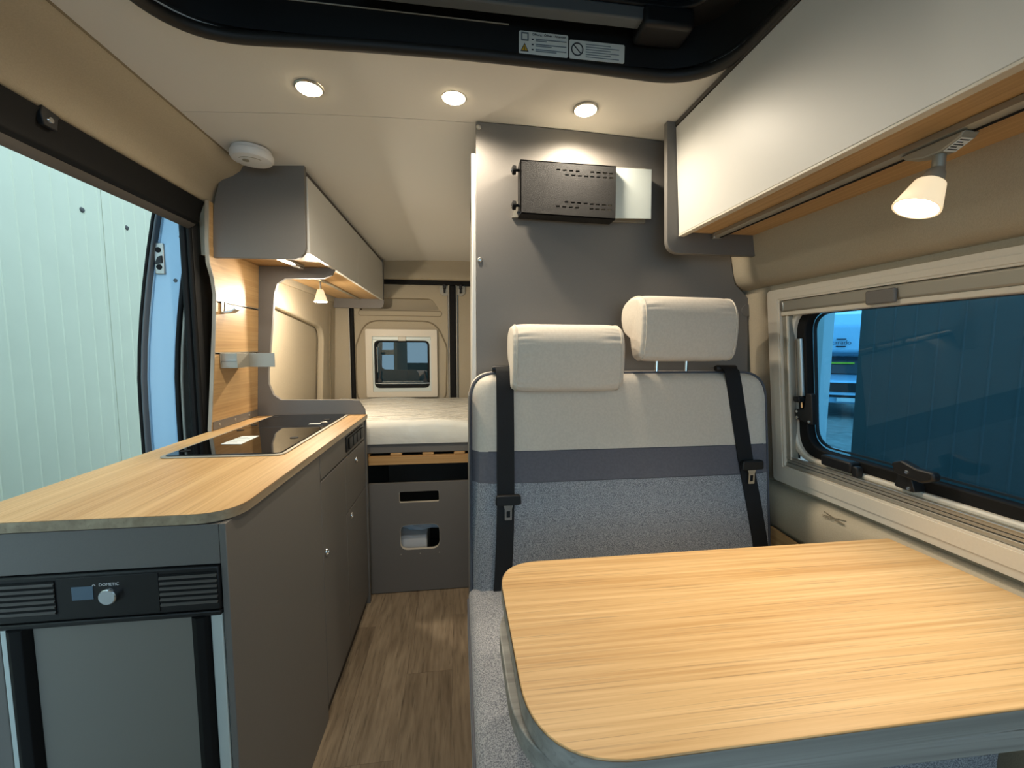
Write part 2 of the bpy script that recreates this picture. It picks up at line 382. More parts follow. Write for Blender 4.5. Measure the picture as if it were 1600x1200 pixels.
# ---- rear wall and doors
YR = 3.28
wb = sempty('wall_back', (0, YR, 0)); tag(wb, 'tan trim header above the rear doors')
ext('header_panel', [(3.235, 1.93), (3.235, 1.83), (3.215, 1.80), (3.215, 1.755), (3.235, 1.748), (3.30, 1.748), (3.30, 1.93)], 'x', -.93, 1.0, 'lining', wb, bevel=.004)
box('header_seal', -.93, 1.0, 3.245, 3.29, 1.715, 1.748, 'rubber', wb, .006)
ext('corner_post', fillet([(-.97, 3.23), (-.815, 3.25), (-.80, 3.30), (-.97, 3.30)], .01, 3), 'z', .3, 1.72, 'lining', wb)
tube('corner_seal', [(-.795, 3.262, z) for z in (.5, .9, 1.3, 1.72)], .017, 'rubber', wb)
tube('corner_seal', [(-.815, 3.258, z) for z in (.5, .9, 1.3, 1.72)], .006, 'alu_dull', wb)
def rear_door(name, label, x0, x1):
    d = sempty(name, ((x0+x1)/2, YR, .4)); tag(d, label); return d
d2 = rear_door('door_2', 'left rear door lined in tan with a small window', -.785, -.07)
pocket = fillet([(-.735, 1.515), (-.14, 1.525), (-.20, 1.612), (-.735, 1.612)], [.004, .012, .06, .02], 6)
hole = rect(-.65, -.205, .895, 1.315, .03)
ext('door_lining', fillet([(-.785, .42), (-.075, .42), (-.075, 1.715), (-.785, 1.715)], .02, 4), 'y', 3.275, 3.30, 'lining', d2, holes=[pocket, hole], bevel=.003)
box('pocket_back', -.76, -.12, 3.346, 3.352, 1.49, 1.64, 'lining', d2, .002)
ext('pocket_side', rect(-.76, -.12, 1.49, 1.64), 'y', 3.3005, 3.3455, 'lining', d2, holes=[pocket])
def loop3(pts, y): return [(p[0], y, p[1]) for p in pts]
tube('pocket_lip', loop3(rect(-.745, -.125, 1.478, 1.514, .017), 3.275), .004, 'lining_groove', d2, 8, True)
ext('pocket_shelf', rect(-.745, -.125, 1.478, 1.514, .017), 'y', 3.268, 3.2745, 'lining', d2, bevel=.002)
big = fillet([(-.775, .80), (-.095, .80), (-.085, 1.24), (-.17, 1.438), (-.70, 1.438), (-.775, 1.24)], [.1, .1, .15, .18, .18, .15], 8)
tube('lining_crease', loop3(big, 3.274), .0055, 'lining_groove', d2, 8, True)
d3 = rear_door('door_3', 'right rear door lined in tan behind the bathroom', -.005, .95)
box('door_lining', .0, .95, 3.275, 3.30, .42, 1.715, 'lining', d3, .01)
cs = box('centre_seal', -.062, -.014, 3.245, 3.30, .42, 1.715, 'rubber', wb, .01, 3)
tube('seal_bead', [(-.066, 3.262, z) for z in (.5, 1.1, 1.715)], .006, 'alu_dull', wb)
tube('seal_bead', [(-.008, 3.262, z) for z in (.5, 1.1, 1.715)], .006, 'alu_dull', wb)
for s, dd in ((-1, d2), (1, d3)):
    cx = -.038+s*.062
    pts = [(cx-.035, 1.712), (cx+.035, 1.712), (cx+.035, 1.655 if s > 0 else 1.64), (cx+.012, 1.635), (cx-.012, 1.635), (cx-.035, 1.655)]
    lp_ = ext('latch_plate', fillet(pts, .008, 3), 'y', 3.262, 3.2745, 'alu_dull', dd, bevel=.001)
    box('latch_hook', cx-.012, cx+.012, 3.235, 3.262, 1.688, 1.72, 'black', lp_, .004)
    box('latch_hook', cx-.007, cx+.007, 3.245, 3.262, 1.655, 1.69, 'black', lp_, .003)
# ---- rear window
w2 = sempty('window_2', (-.425, 3.26, .85)); tag(w2, 'small square rear window in a cream frame')
ext('frame', rect(-.696, -.160, .850, 1.372, .012), 'y', 3.245, 3.274, 'cream', w2, holes=[rect(-.648, -.207, .893, 1.318, .004)], bevel=.004)
ext('blind_track', rect(-.648, -.207, .893, 1.318), 'y', 3.256, 3.272, 'alu_pale', w2, holes=[rect(-.636, -.219, .92, 1.288, .04)], bevel=.001)
box('blind_cassette', -.645, -.21, 3.252, 3.258, 1.292, 1.316, 'alu_pale', w2, .003)
box('blind_pull', -.455, -.395, 3.247, 3.256, 1.284, 1.318, 'alu_dull', w2, .003)
ext('rubber_rim', rect(-.637, -.218, .918, 1.29, .035), 'y', 3.274, 3.30, 'rubber', w2, holes=[rect(-.618, -.236, .945, 1.275, .03)], bevel=.004)
box('pane', -.63, -.225, 3.296, 3.300, .925, 1.285, 'glass_rear', w2, 0)
box('blind_bar', -.632, -.224, 3.262, 3.27, .953, .960, 'alu', w2, .001)
box('strut', -.622, -.614, 3.276, 3.29, 1.04, 1.24, 'alu', w2, .003)
for x, s in ((-.60, 1), (-.255, -1)):
    lt = ext('latch', [(0, 0), (.03, .0), (.03, .02), (.02, .03), (.028, .085), (.018, .085), (.008, .035), (0, .02)], 'y', 3.262, 3.276, 'black', w2, fn=lambda c, x=x, s=s: (x+s*(c.x-.015), c.y, c.z+.965), bevel=.002)
# ---- side window
w1 = sempty('window_1', (1.0, .7, .82)); tag(w1, 'large side window with blue tinted pane above the table')
def wf(c): return (xf(c.z)+c.x, c.y, c.z)
WY0, WY1 = .24, 1.165
ext('frame', rect(WY0, WY1, .816, 1.407, .012), 'x', -.004, .014, 'cream', w1, holes=[rect(WY0+.055, 1.118, .873, 1.374, .004)], bevel=.006, seg=3, fn=wf)
ext('frame_bead', rect(WY0+.018, 1.149, .834, 1.393, .008), 'x', -.006, -.003, 'cream', w1, holes=[rect(WY0+.05, 1.124, .868, 1.379, .004)], bevel=.001, fn=wf)
box('blind_cassette', -.003, .018, WY0+.056, 1.117, 1.341, 1.373, 'alu_dull', w1, .005, fn=wf)
box('cassette_cap', -.0045, .016, 1.103, 1.1165, 1.344, 1.370, 'alu', w1, .003, fn=wf)
box('cassette_lip', -.001, .022, WY0+.056, 1.117, 1.329, 1.341, 'cream', w1, .002, fn=wf)
box('blind_pull', -.012, -.003, .786, .853, 1.334, 1.366, 'grey', w1, .006, 3, fn=wf)
box('blind_track', .004, .024, 1.094, 1.117, .900, 1.329, 'alu_dull', w1, .002, fn=wf)
box('blind_track', .001, .008, 1.096, 1.101, .895, 1.329, 'cream', w1, .001, fn=wf)
for k, (z0, z1, d) in enumerate(((.874, .884, .002), (.886, .893, .005), (.895, .903, .003))):
    box('bottom_track', d, .022, WY0+.056, 1.117, z0, z1, 'alu_dull', w1, .001, fn=wf)
tube('bottom_track_bead', [(xf(.9045)+.003, y, .9045) for y in (.3, .6, .9, 1.1)], .0018, 'alu', w1)
ext('cream_seal', rect(WY0+.05, 1.110, .902, 1.350, .075, 8), 'x', .016, .040, 'cream', w1, holes=[rect(WY0+.07, 1.094, .916, 1.344, .07, 8)], bevel=.005, fn=wf)
ext('black_frame', rect(WY0+.065, 1.098, .912, 1.348, .072, 8), 'x', .030, .058, 'rubber', w1, holes=[rect(WY0+.10, 1.066, .944, 1.338, .06, 8)], bevel=.004, fn=wf)
ext('pane', rect(WY0+.08, 1.092, .925, 1.345, .06, 8), 'x', .060, .064, 'glass_side', w1, fn=wf)
ext('pane_edge', rect(WY0+.105, 1.061, .950, 1.334, .055, 8), 'x', .052, .0595, 'car_glass', w1, holes=[rect(WY0+.11, 1.056, .955, 1.33, .052, 8)], fn=wf)
tube('gas_strut', [(xf(1.262)+.026, 1.080, 1.262), (xf(1.095)+.026, 1.078, 1.095)], .0085, 'alu', w1, 14)
tube('strut_rod', [(xf(1.095)+.026, 1.078, 1.095), (xf(1.06)+.026, 1.078, 1.06)], .004, 'chrome', w1, 10)
box('strut_joint', .008, .03, 1.070, 1.090, 1.076, 1.092, 'black', w1, .003, fn=wf)
hg = ext('stay_bracket', fillet([(1.03, 1.015), (1.09, 1.025), (1.09, 1.055), (1.058, 1.057), (1.048, 1.105), (1.03, 1.105)], .006, 3), 'x', .012, .03, 'black', w1, fn=wf, bevel=.002)
for yy, zz in ((1.082, 1.048), (1.082, 1.030), (1.04, 1.024)): lathe('screw', [(0, .003), (.004, .002), (.0045, 0)], (xf(zz)+.012, yy, zz), (-1, 0, 0), 'chrome', hg, 10)
la = box('latch_block', .0, .035, .905, .995, .912, .942, 'black', w1, .006, 3, fn=wf)
box('latch_button', .0, .02, .888, .904, .907, .935, 'black', la, .004, fn=wf)
lv = ext('latch_lever', fillet([(.71, .958), (.735, .945), (.79, .950), (.797, .975), (.775, .985), (.745, .975), (.712, .975)], .008, 3), 'x', -.012, .008, 'black', w1, fn=wf, bevel=.004)
ext('lever_mount', fillet([(.755, .915), (.80, .918), (.79, .952), (.765, .952)], .005, 3), 'x', .0, .03, 'black', lv, fn=wf, bevel=.003)
lathe('screw', [(0, .003), (.004, .002), (.0045, 0)], (xf(.962)-.012, .762, .962), (-1, 0, 0), 'chrome', lv, 10)
lathe('screw', [(0, .003), (.004, .002), (.0045, 0)], (xf(.922)+.0, .768, .922), (-1, 0, 0), 'chrome', lv, 10)
# ---- roof window
w3 = sempty('window_3', (.015, .64, 1.9)); tag(w3, 'large dark roof window with black surround')
lip = [(p[0], p[1], ceil_z(p[0])+.002) for p in fillet([(-.60, .28), (.63, .28), (.63, 1.0), (-.60, 1.0)], .17, 14)]
def resamp(l, n=6):
    out = []
    for i in range(len(l)):
        a, b_ = Vector(l[i]), Vector(l[(i+1) % len(l)])
        k = max(1, int((b_-a).length/.05))
        out += [a.lerp(b_, j/k) for j in range(k)]
    return out
lip = [(p.x, p.y, ceil_z(p.x)+.001) for p in resamp(lip)]
tube('rubber_lip', lip, .013, 'rubber_b', w3, 12, True)
ext('surround', fillet([(-.615, .265), (.645, .265), (.645, 1.015), (-.615, 1.015)], .17, 10), 'z', 1.90, 2.06, 'black', w3, holes=[fillet([(-.59, .29), (.62, .29), (.62, .99), (-.59, .99)], .16, 10)])
ext('inner_step', rect(-.59, .62, .29, .99, .14, 8), 'z', 1.985, 2.0, 'black', w3, holes=[rect(-.52, .55, .36, .925, .08, 8)], bevel=.004)
box('blind_bar', -.20, .52, .925, .955, 1.955, 1.984, 'door_trim', w3, .004)
ext('roof_pane', rect(-.60, .63, .28, 1.0, .15, 8), 'z', 2.062, 2.07, 'glass_roof', w3)
box('handle_block', .41, .53, .915, .985, 1.94, 1.9845, 'black', w3, .01, 3)
tube('bright_edge', [(-.40, .9885, 1.965), (.12, .9885, 1.962)], .0015, 'alu_dull', w3, 6)
def sticker(x0, x1, z0, z1, lab):
    y = .9885
    s = ext('sticker', rect(x0, x1, z0, z1, .004, 4), 'y', y, y+.0012, 'paper', w3, bevel=0); s['label'] = lab; return s, y-.0006
def sbox(nm, x0, x1, z0, z1, y, m_, par): return box(nm, x0, x1, y-.0003, y+.0006, z0, z1, m_, par, 0)
a = px(811, 56, 'y', .9885); b_ = px(889, 60, 'y', .9885); c_ = px(976, 74, 'y', .9885)
ZT = max(px(813, 40, 'y', .9885).z, 1.93)
s1, y1 = sticker(a.x, b_.x-.002, 1.903, 1.952, 'pale blue instruction sticker with yellow warning triangle')
wd = b_.x-a.x
text('printed_heading', 'Öffnung | Öffnen - Attention', .0068, (a.x+wd*.60, y1, 1.946), (1, 0, 0), (0, 0, 1), 'ink', s1)
for k in range(3):
    sbox('printed_line', a.x+wd*.33, a.x+wd*.95, 1.9355-k*.011, 1.9372-k*.011, y1, 'ink_pale', s1)
    sbox('printed_line', a.x+wd*.33, a.x+wd*(.55+.1*k), 1.932-k*.011, 1.9337-k*.011, y1, 'ink_pale', s1)
    sbox('printed_tag', a.x+wd*.25, a.x+wd*.29, 1.934-k*.011, 1.9365-k*.011, y1, 'ink', s1)
ext('book_symbol', rect(a.x+wd*.04, a.x+wd*.19, 1.931, 1.949, .001), 'y', y1-.0003, y1+.0004, 'ink_pale', s1, holes=[rect(a.x+wd*.065, a.x+wd*.165, 1.934, 1.946)])
tri = [(a.x+wd*.03, 1.908), (a.x+wd*.19, 1.908), (a.x+wd*.11, 1.926)]
ext('triangle_border', tri, 'y', y1-.0003, y1+.0004, 'ink', s1)
tc_ = (sum(p[0] for p in tri)/3, sum(p[1] for p in tri)/3)
ext('triangle_fill', [(tc_[0]+(p[0]-tc_[0])*.7, tc_[1]+(p[1]-tc_[1])*.7) for p in tri], 'y', y1-.0007, y1-.0003, 'yellow', s1)
sbox('exclamation', tc_[0]-.0007, tc_[0]+.0007, tc_[1]-.004, tc_[1]+.004, y1-.0008, 'ink', s1)
s2, y2 = sticker(b_.x+.001, c_.x, 1.903, 1.944, 'pale blue sticker with prohibition circle')
wd = c_.x-b_.x; cc = (b_.x+wd*.15, 1.924)
circ = lambda r: [(cc[0]+r*math.cos(t*math.pi/16), cc[1]+r*math.sin(t*math.pi/16)) for t in range(32)]
ext('ban_circle', circ(.0145), 'y', y2-.0003, y2+.0004, 'ink', s2, holes=[circ(.012)])
bm = bmesh.new(); ext_bm(bm, [(cc[0]-.0095, cc[1]+.008), (cc[0]-.008, cc[1]+.0095), (cc[0]+.0095, cc[1]-.008), (cc[0]+.008, cc[1]-.0095)], 'y', y2-.0003, y2+.0004); link('ban_bar', bm, 'ink', s2)
for k in range(6): sbox('printed_line', b_.x+wd*.30, b_.x+wd*(.9 if k % 2 else .75), 1.936-k*.0055, 1.9372-k*.0055, y2, 'ink_pale', s2)
# ---- bathroom side wall behind the partition
wi = sempty('wall_inner', (.06, 1.65, 0)); tag(wi, 'white bathroom wall behind the grey partition')
box('bathroom_panel', .062, .08, 1.296, 2.02, 0, 1.80, 'white_lam', wi, .002)
box('bathroom_top', .062, .08, 1.296, 2.02, 1.80, 1.885, 'grey', wi, .001)
box('bathroom_end', .08, .97, 2.0, 2.02, 0, 1.85, 'white_lam', wi, .001)

# ================================================================== SLIDING DOOR AND OUTSIDE
d1 = sempty('door_1', (-1.1, 2.2, .2)); tag(d1, 'open sliding van door seen edge-on outside')
def bow(z): return -.055*max(0, (z-1.05)/.65)**1.6*(-1)
def dfn(c): return (c.x+bow(c.z)*1.6, c.y, c.z)
def dshape(name, x0, x1, y0, y1, m_, par=d1, z0=.2, z1=1.80, bev=.006):
    bm = bmesh.new(); n_ = 14
    for k in range(n_):
        pass
    pts = [(x0, y0), (x1, y0), (x1, y1), (x0, y1)]
    rings = [[bm.verts.new((p[0], p[1], z0+(z1-z0)*k/n_)) for p in pts] for k in range(n_+1)]
    for A, B in zip(rings, rings[1:]):
        for q in range(4): bm.faces.new((A[q], A[(q+1) % 4], B[(q+1) % 4], B[q]))
    bm.faces.new(rings[0]); bm.faces.new(rings[-1])
    return link(name, bm, m_, par, bev, fn=dfn)
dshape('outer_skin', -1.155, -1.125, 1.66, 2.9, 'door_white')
dshape('edge_seal', -1.152, -1.142, 1.638, 1.66, 'rubber', bev=.003)
dshape('edge_bead', -1.139, -1.131, 1.636, 1.66, 'door_trim', bev=.003)
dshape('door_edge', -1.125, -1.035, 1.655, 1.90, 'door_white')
dshape('inner_seal', -1.034, -1.02, 1.645, 1.90, 'rubber', bev=.004)
dshape('trim_bead', -1.018, -1.008, 1.65, 1.90, 'alu_dull', bev=.004)
dshape('inner_trim', -1.006, -.985, 1.69, 1.90, 'door_trim', bev=.012)
lk = box('lock_plate', -1.072, -1.040, 1.648, 1.656, 1.49, 1.60, 'alu', d1, .003)
for z in (1.515, 1.575): lathe('lock_hole', [(0, .002), (.009, .002), (.01, 0)], (-1.057, 1.648, z), (0, -1, 0), 'rubber', lk, 16)
ext('lock_catch', [(-1.068, 1.525), (-1.045, 1.53), (-1.045, 1.555), (-1.058, 1.55)], 'y', 1.643, 1.648, 'black', lk)
for z, r in ((1.655, .010), (1.625, .007), (1.47, .006)): lathe('stamped_hole', [(r, .002), (r*1.2, .0), (r*.5, .001), (0, .001)], (-1.055+bow(z)*1.6, 1.655, z), (0, -1, 0), 'door_trim', d1, 14)
for z in (1.08, .93): lathe('trim_screw', [(0, .003), (.004, .002), (.005, 0)], (-1.0, 1.69, z), (0, -1, 0), 'white', d1, 10)
# building wall of sandwich panels on the left
def ribbed_wall(name, label, cat, x, s, ystart, joints, z0, z1, m_, rib, sw=1.0, first=0):
    w_ = thing(name, label, cat, (x, (joints[0]+joints[-1])/2, z0))
    for k, (a_, b2) in enumerate(zip(joints, joints[1:])):
        # outline in plan: flat face with shallow V ribs
        pts = [(x+s*.06, a_+.0025)]; face = [(x, a_+.0025)]
        y = ystart+math.ceil((a_-ystart)/rib)*rib
        while y < b2-.02:
            if y > a_+.02:
                face += [(x, y-.006), (x-s*.004, y-.002), (x-s*.004, y+.002), (x, y+.006)]
            y += rib
        face.append((x, b2-.0025))
        pts = face+[(x+s*.06, b2-.0025), (x+s*.06, a_+.0025)]
        p = ext('wall_panel', pts, 'z', z0, z1, m_, w_, smooth=False)
    box('backing', min(x+s*.065, x+s*.1), max(x+s*.065, x+s*.1), joints[0], joints[-1], z0, z1, 'grey_dark', w_, 0)
    return w_
lw = ribbed_wall('panel_wall', 'pale ribbed building wall outside the open sliding door', 'wall', -2.4, -1, 2.554, [3.226-1.09*k for k in range(4, 0, -1)]+[3.226, 4.316, 5.406, 6.5], -.55, 4.2, 'panel_l', .107)
for p in ((128, 328), (198, 356)):
    q = px(p[0], p[1], 'x', -2.4); lathe('panel_screw', [(0, .01), (.012, .008), (.016, .002), (.018, 0)], q, (1, 0, 0), 'grey_dark', lw, 12)
rw = ribbed_wall('panel_wall', 'shade-darkened ribbed building wall seen through the side window', 'wall', 2.4, 1, 2.1, [-3.4, -2.3, -1.2, -.1, 1.0, 2.19], -.55, 4.2, 'panel_r', .107)
bw = thing('panel_wall', 'added dark wall keeping the sky out of the rear window', 'wall', (-.2, 5.9, -.55))  # added wall so the bright sky leaves the rear pane dark
for k in range(5): box('wall_panel', -2.3+k*.8, -1.505+k*.8, 5.9, 5.96, -.55, 3.4, 'grey_dark', bw, .003)
gr = box('ground', -12, 26, -12, 26, -.60, -.55, 'cobble', None, 0); struct(gr); tag(gr, 'grey cobbled yard outside the van')
# white pole by the window gap
pg = px(1287, 600, 'x', 2.5)
pole = thing('gate_post', 'white post standing outside at the edge of the side window', 'post', (2.5, pg.y, -.55))
box('post', 2.45, 2.53, pg.y-.02, pg.y+.10, -.55, 3.0, 'white', pole, .004)
box('post_seal', 2.44, 2.5, pg.y+.105, pg.y+.16, -.55, 3.0, 'rubber', pole, .004)
# parked camper van seen in the gap
def camper():
    t = thing('camper_van', 'white camper van parked across the yard, seen through the side window', 'van', (9.9, 9.6, -.55))
    # built facing -Y local then turned to face the camera side
    o = Vector((9.95, 9.25, -.55)); ang = math.atan2(9.95, 9.25)
    ca, sa = math.cos(-ang+.25), math.sin(-ang+.25)
    def fn(c): return (o.x+c.x*ca-c.y*sa, o.y+c.x*sa+c.y*ca, o.z+c.z)
    sidep = [(.0, .40), (5.5, .40), (5.5, 2.75), (.9, 2.75), (.35, 2.42), (.25, 1.72), (.80, 1.62), (.66, 1.10), (.05, .98), (-.05, .60)]
    ext('body', fillet(sidep, [.05, .05, .1, .2, .2, .1, .03, .05, .12, .06], 5), 'x', -1.03, 1.03, 'door_white', t, bevel=.06, seg=3, fn=fn)
    bm = bmesh.new(); ext_bm(bm, [(.655, 1.12), (.785, 1.60), (.775, 1.605), (.645, 1.125)], 'x', -.9, .9); link('windscreen', bm, 'car_glass', t, fn=lambda c: fn((Vector((c.x, c.y-.012, c.z)))))
    box('sun_strip', -.9, .25, .66, .69, 1.40, 1.45, 'lime', t, .005, fn=fn)
    ext('grille', fillet([(-.62, .70), (.62, .70), (.70, .93), (-.70, .93)], .04, 4), 'y', -.06, .04, 'black', t, fn=fn)
    box('lower_grille', -.75, .75, -.075, 0, .56, .62, 'black', t, .01, fn=fn)
    pt = box('number_plate', -.26, .26, -.09, -.06, .45, .55, 'white', t, .005, fn=fn)
    for s in (-1, 1):
        ext('headlight', fillet([(s*.72, .80), (s*.98, .86), (s*.98, 1.08), (s*.80, 1.0)], .03, 3), 'y', -.03, .2, 'alu', t, fn=fn)
        box('wiper', s*.25-.3, s*.25+.3, .62, .64, 1.13, 1.15, 'black', t, .003, fn=fn)
        for yy in (.9, 4.4):
            bm = bmesh.new(); tube_bm(bm, [(s*.82, yy, .33), (s*1.0, yy, .33)], .33, 24); link('wheel', bm, 'rubber', t, fn=fn)
    X_ = Vector((ca, sa, 0))
    text('lettering', 'carado', .155, fn(Vector((-.17, .24, 1.97))), X_, (0, 0, 1), 'ink', t)
    for zz, ww in ((2.06, .10), (1.87, .10)):
        box('emblem_bar', -.17-ww, -.17+ww, .22, .275, zz-.012, zz+.012, 'ink', t, .005, fn=fn)
camper()

# ================================================================== KITCHEN
KX, KY0, KY1 = -.433, .815, 1.945
kb = thing('kitchen_unit', 'grey kitchen unit with drawers and doors under the oak worktop', 'cabinet', (-.66, 1.4, 0))
box('end_panel', -.885, KX-.0125, .803, .821, .825, .902, 'grey', kb, .001)
box('frame_stile', -.885, -.815, .803, .833, 0, .8245, 'grey', kb, .001)
box('side_panel', KX-.012, KX, .803, 1.328, .0, .902, 'grey', kb, .0015)
box('back_panel', -.885, -.875, .84, 1.94, .0, .902, 'grey_dark', kb, .001)
box('carcass', -.87, KX-.02, 1.335, 1.94, .05, .85, 'black', kb, 0)
box('plinth', -.87, KX-.01, 1.335, 1.94, 0, .045, 'black', kb, .001)
fa = box('fascia', KX-.018, KX, 1.3315, KY1, .812, .902, 'grey', kb, .0015)
da = box('door', KX-.018, KX, 1.3315, 1.612, .048, .805, 'grey', kb, .0015)
dr = box('drawer', KX-.018, KX, 1.6155, KY1, .587, .805, 'grey', kb, .0015)
db = box('door', KX-.018, KX, 1.6155, KY1, .048, .581, 'grey', kb, .0015)
def knob(y, z, par):
    k = lathe('knob', [(.012, 0), (.014, .002), (.013, .005), (.010, .0055), (.009, .003), (0, .003)], (KX, y, z), (1, 0, 0), 'chrome', par, 20)
for (u_, v_), par in (((510, 862), da), ((549, 805), db), ((556, 718), dr)):
    q = px(u_, v_, 'x', KX); knob(q.y, q.z, par)
so = box('socket_panel', KX, KX+.006, 1.625, 1.905, .826, .886, 'black', kb, .003)
for k in range(4): box('switch', KX+.006, KX+.012, 1.645+k*.062, 1.693+k*.062, .834, .878, 'black' if k != 9 else 'grey', so, .004)
wt = thing('worktop', 'oak worktop on the grey kitchen unit', 'worktop', (-.66, 1.37, .904))
WTP = fillet([(-.90, .80), (-.419, .80), (-.419, 1.951), (-.90, 1.951)], [.01, .075, .003, .003], 10)
CUT = rect(-.805, -.512, 1.235, 1.925, .02)
ext('top', WTP, 'z', .9045, .9238, 'oak_y', wt, holes=[CUT], bevel=.0015)
# edge band following the front and aisle sides
bm = bmesh.new(); edge = [(-.90, .80)]+[p for p in WTP if p[0] > -.88 and p[1] < 1.9]+[(-.419, 1.951)]
out = []
for i, p in enumerate(edge):
    a_ = Vector(edge[max(i-1, 0)]); b2 = Vector(edge[min(i+1, len(edge)-1)]); t = (b2-a_).normalized(); out.append((p[0]+t.y*.0012, p[1]-t.x*.0012))
R0 = [[bm.verts.new((p[0], p[1], z)) for z in (.9050, .9232)] for p in out]
for A, B in zip(R0, R0[1:]): bm.faces.new((A[0], B[0], B[1], A[1]))
link('edge_band', bm, 'oak_edge_y', wt)
# cooktop and sink combination with glass lids
ck = thing('cooktop', 'black glass covered hob and sink set into the oak worktop', 'cooktop', (-.66, 1.58, .92))
ext('steel_rim', rect(-.823, -.494, 1.217, 1.944, .03, 8), 'z', .9242, .9275, 'alu_dull', ck, holes=[rect(-.812, -.505, 1.228, 1.934, .022, 8)], bevel=.0012)
ext('bowl', rect(-.80, -.517, 1.24, 1.92, .02), 'z', .86, .9245, 'steel', ck, holes=(), bevel=.002)
SPL = 1.635
for a_, b2 in ((1.230, SPL-.001), (SPL+.001, 1.932)):
    gl = ext('glass_lid', rect(-.810, -.507, a_, b2, .012, 4), 'z', .9252, .9300, 'blackglass', ck, bevel=.001)
    for yy in (a_+.05, b2-.05): lathe('lid_hinge', [(.012, 0), (.012, .001), (0, .0015)], (-.785, yy, .9300), (0, 0, 1), 'rubber', gl, 16)
    lathe('finger_pad', [(.013, 0), (.013, .0012), (0, .0016)], (-.545, (a_+b2)/2, .9300), (0, 0, 1), 'rubber', gl, 16)
q = px(496, 662, 'z', .93); ws = box('warning_print', q.x-.03, q.x+.012, q.y-.012, q.y+.006, .9300, .9304, 'paper', ck, 0)
ext('warning_mark', [(q.x+.0, q.y+.03), (q.x+.03, q.y+.03), (q.x+.015, q.y+.055)], 'z', .9300, .9304, 'alu_dull', ck)
q = [px(*p, 'z', .9303) for p in ((345, 694), (379, 681.5), (405, 681), (377, 694))]
leaf = ext('instruction_leaflet', [(p.x, p.y) for p in q], 'z', .9301, .9308, 'paper', None)
tag(leaf, 'white printed leaflet lying on the black glass hob cover', 'leaflet')
A_, B_, C_, D_ = q
for k in range(5):
    s = .2+.14*k; a2 = A_.lerp(B_, s); d2_ = D_.lerp(C_, s); e1 = a2.lerp(d2_, .1); e2 = a2.lerp(d2_, .85 if k % 2 else .6)
    bm = bmesh.new(); tube_bm(bm, [(e1.x, e1.y, .9309), (e2.x, e2.y, .9309)], .0006, 4); link('printed_line', bm, 'ink_pale', leaf)
# fridge
fr = thing('fridge', 'compact fridge with black control strip facing the cab in the kitchen end', 'fridge', (-.63, .82, 0))
FX0, FX1, FY = -.813, -.4458, .803
box('body', FX0, FX1, .835, 1.30, .02, .838, 'grey_dark', fr, .002)
cp = box('control_strip', FX0, FX1, .797, .834, .738, .8235, 'black', fr, .003)
box('strip_lip', FX0, FX1, .796, .834, .727, .7365, 'black', fr, .002)
cf = box('control_fascia', -.712, -.548, .7955, .797, .744, .818, 'black', cp, .001)
cx = px(168, 930, 'y', .7955)
box('display', *(lambda a, b: (a.x, b.x))(px(112, 930, 'y', .795), px(146, 930, 'y', .795)), .7945, .7955, .776, .801, 'screen', cp, .0005)
lathe('dial', [(.0145, 0), (.0145, .009), (.0130, .0105), (0, .0105)], (cx.x+.006, .7955, cx.z+.001), (0, -1, 0), 'steel', cp, 32)
text('lettering', 'DOMETIC', .0075, (cx.x+.004, .795, cx.z+.0205), (1, 0, 0), (0, 0, 1), 'white', cp)
tube('emblem', [(cx.x-.018, .795, cx.z+.0195), (cx.x-.0205, .795, cx.z+.022), (cx.x-.023, .795, cx.z+.0195)], .0007, 'white', cp, 6)
for x0, x1 in ((FX0+.008, -.716), (-.546, FX1-.003)):
    gx = box('grille_recess', x0, x1, .7955, .797, .752, .814, 'rubber', cp, 0)
    for k in range(6): ext('slat', [(.793, .754+k*.0103), (.797, .757+k*.0103), (.797, .7595+k*.0103), (.793, .7565+k*.0103)], 'x', x0, x1, 'grey_dark', cp)
dw = box('door_panel', -.766, -.4985, .806, .834, .03, .7265, 'fridge_face', fr, .002)
for x0, x1 in ((-.800, -.7665), (-.498, -.4675)):
    ext('door_profile', fillet([(x0, .834), (x0, .797), (x0+.012, .790), (x1-.006, .793), (x1, .806), (x1, .834)], .003, 3), 'z', .03, .7265, 'rubber', fr)
box('side_profile', FX0+.0005, -.8005, .801, .834, .03, .7265, 'alu_pale', fr, .002)
box('side_profile', -.467, FX1-.001, .801, .834, .03, .7265, 'alu_pale', fr, .002)
# oak back panel beside the door opening
bp = thing('splash_panel', 'oak wall panel behind the worktop with two slotted rails', 'panel', (-.88, 1.75, .924))
def bpx(z): return -.893+.033*(z-.924)/.63
def bfn(c): return (bpx(c.z)+c.x, c.y, c.z)
ol = [(1.600, .9245), (1.622, 1.10), (1.64, 1.30), (1.645, 1.43), (1.628, 1.49), (1.600, 1.535), (1.592, 1.60), (1.592, 1.735), (1.617, 1.735), (1.640, 1.60), (1.64, 1.552)]
fro = [(1.605, .9245), (1.618, 1.10), (1.632, 1.30), (1.636, 1.42), (1.622, 1.475), (1.596, 1.525), (1.590, 1.60), (1.592, 1.730)]
R1, R2 = 1.208, 1.396
def fy(z):
    for (ya, za), (yb, zb) in zip(fro, fro[1:]):
        if za <= z <= zb: return ya+(yb-ya)*(z-za)/(zb-za)
    return fro[-1][0]
def slab(z0, z1, name='board', y1=1.952):
    zs = [z0]+[z for _, z in fro if z0 < z < z1]+[z1]
    return [(fy(z), z) for z in zs]+[(y1, z1), (y1, z0)]
for z0, z1 in ((.9245, R1-.004), (R1+.004, R2-.004), (R2+.004, 1.585)):
    ext('board', slab(z0, z1), 'x', -.010, .0, 'oak_panel', bp, fn=bfn)
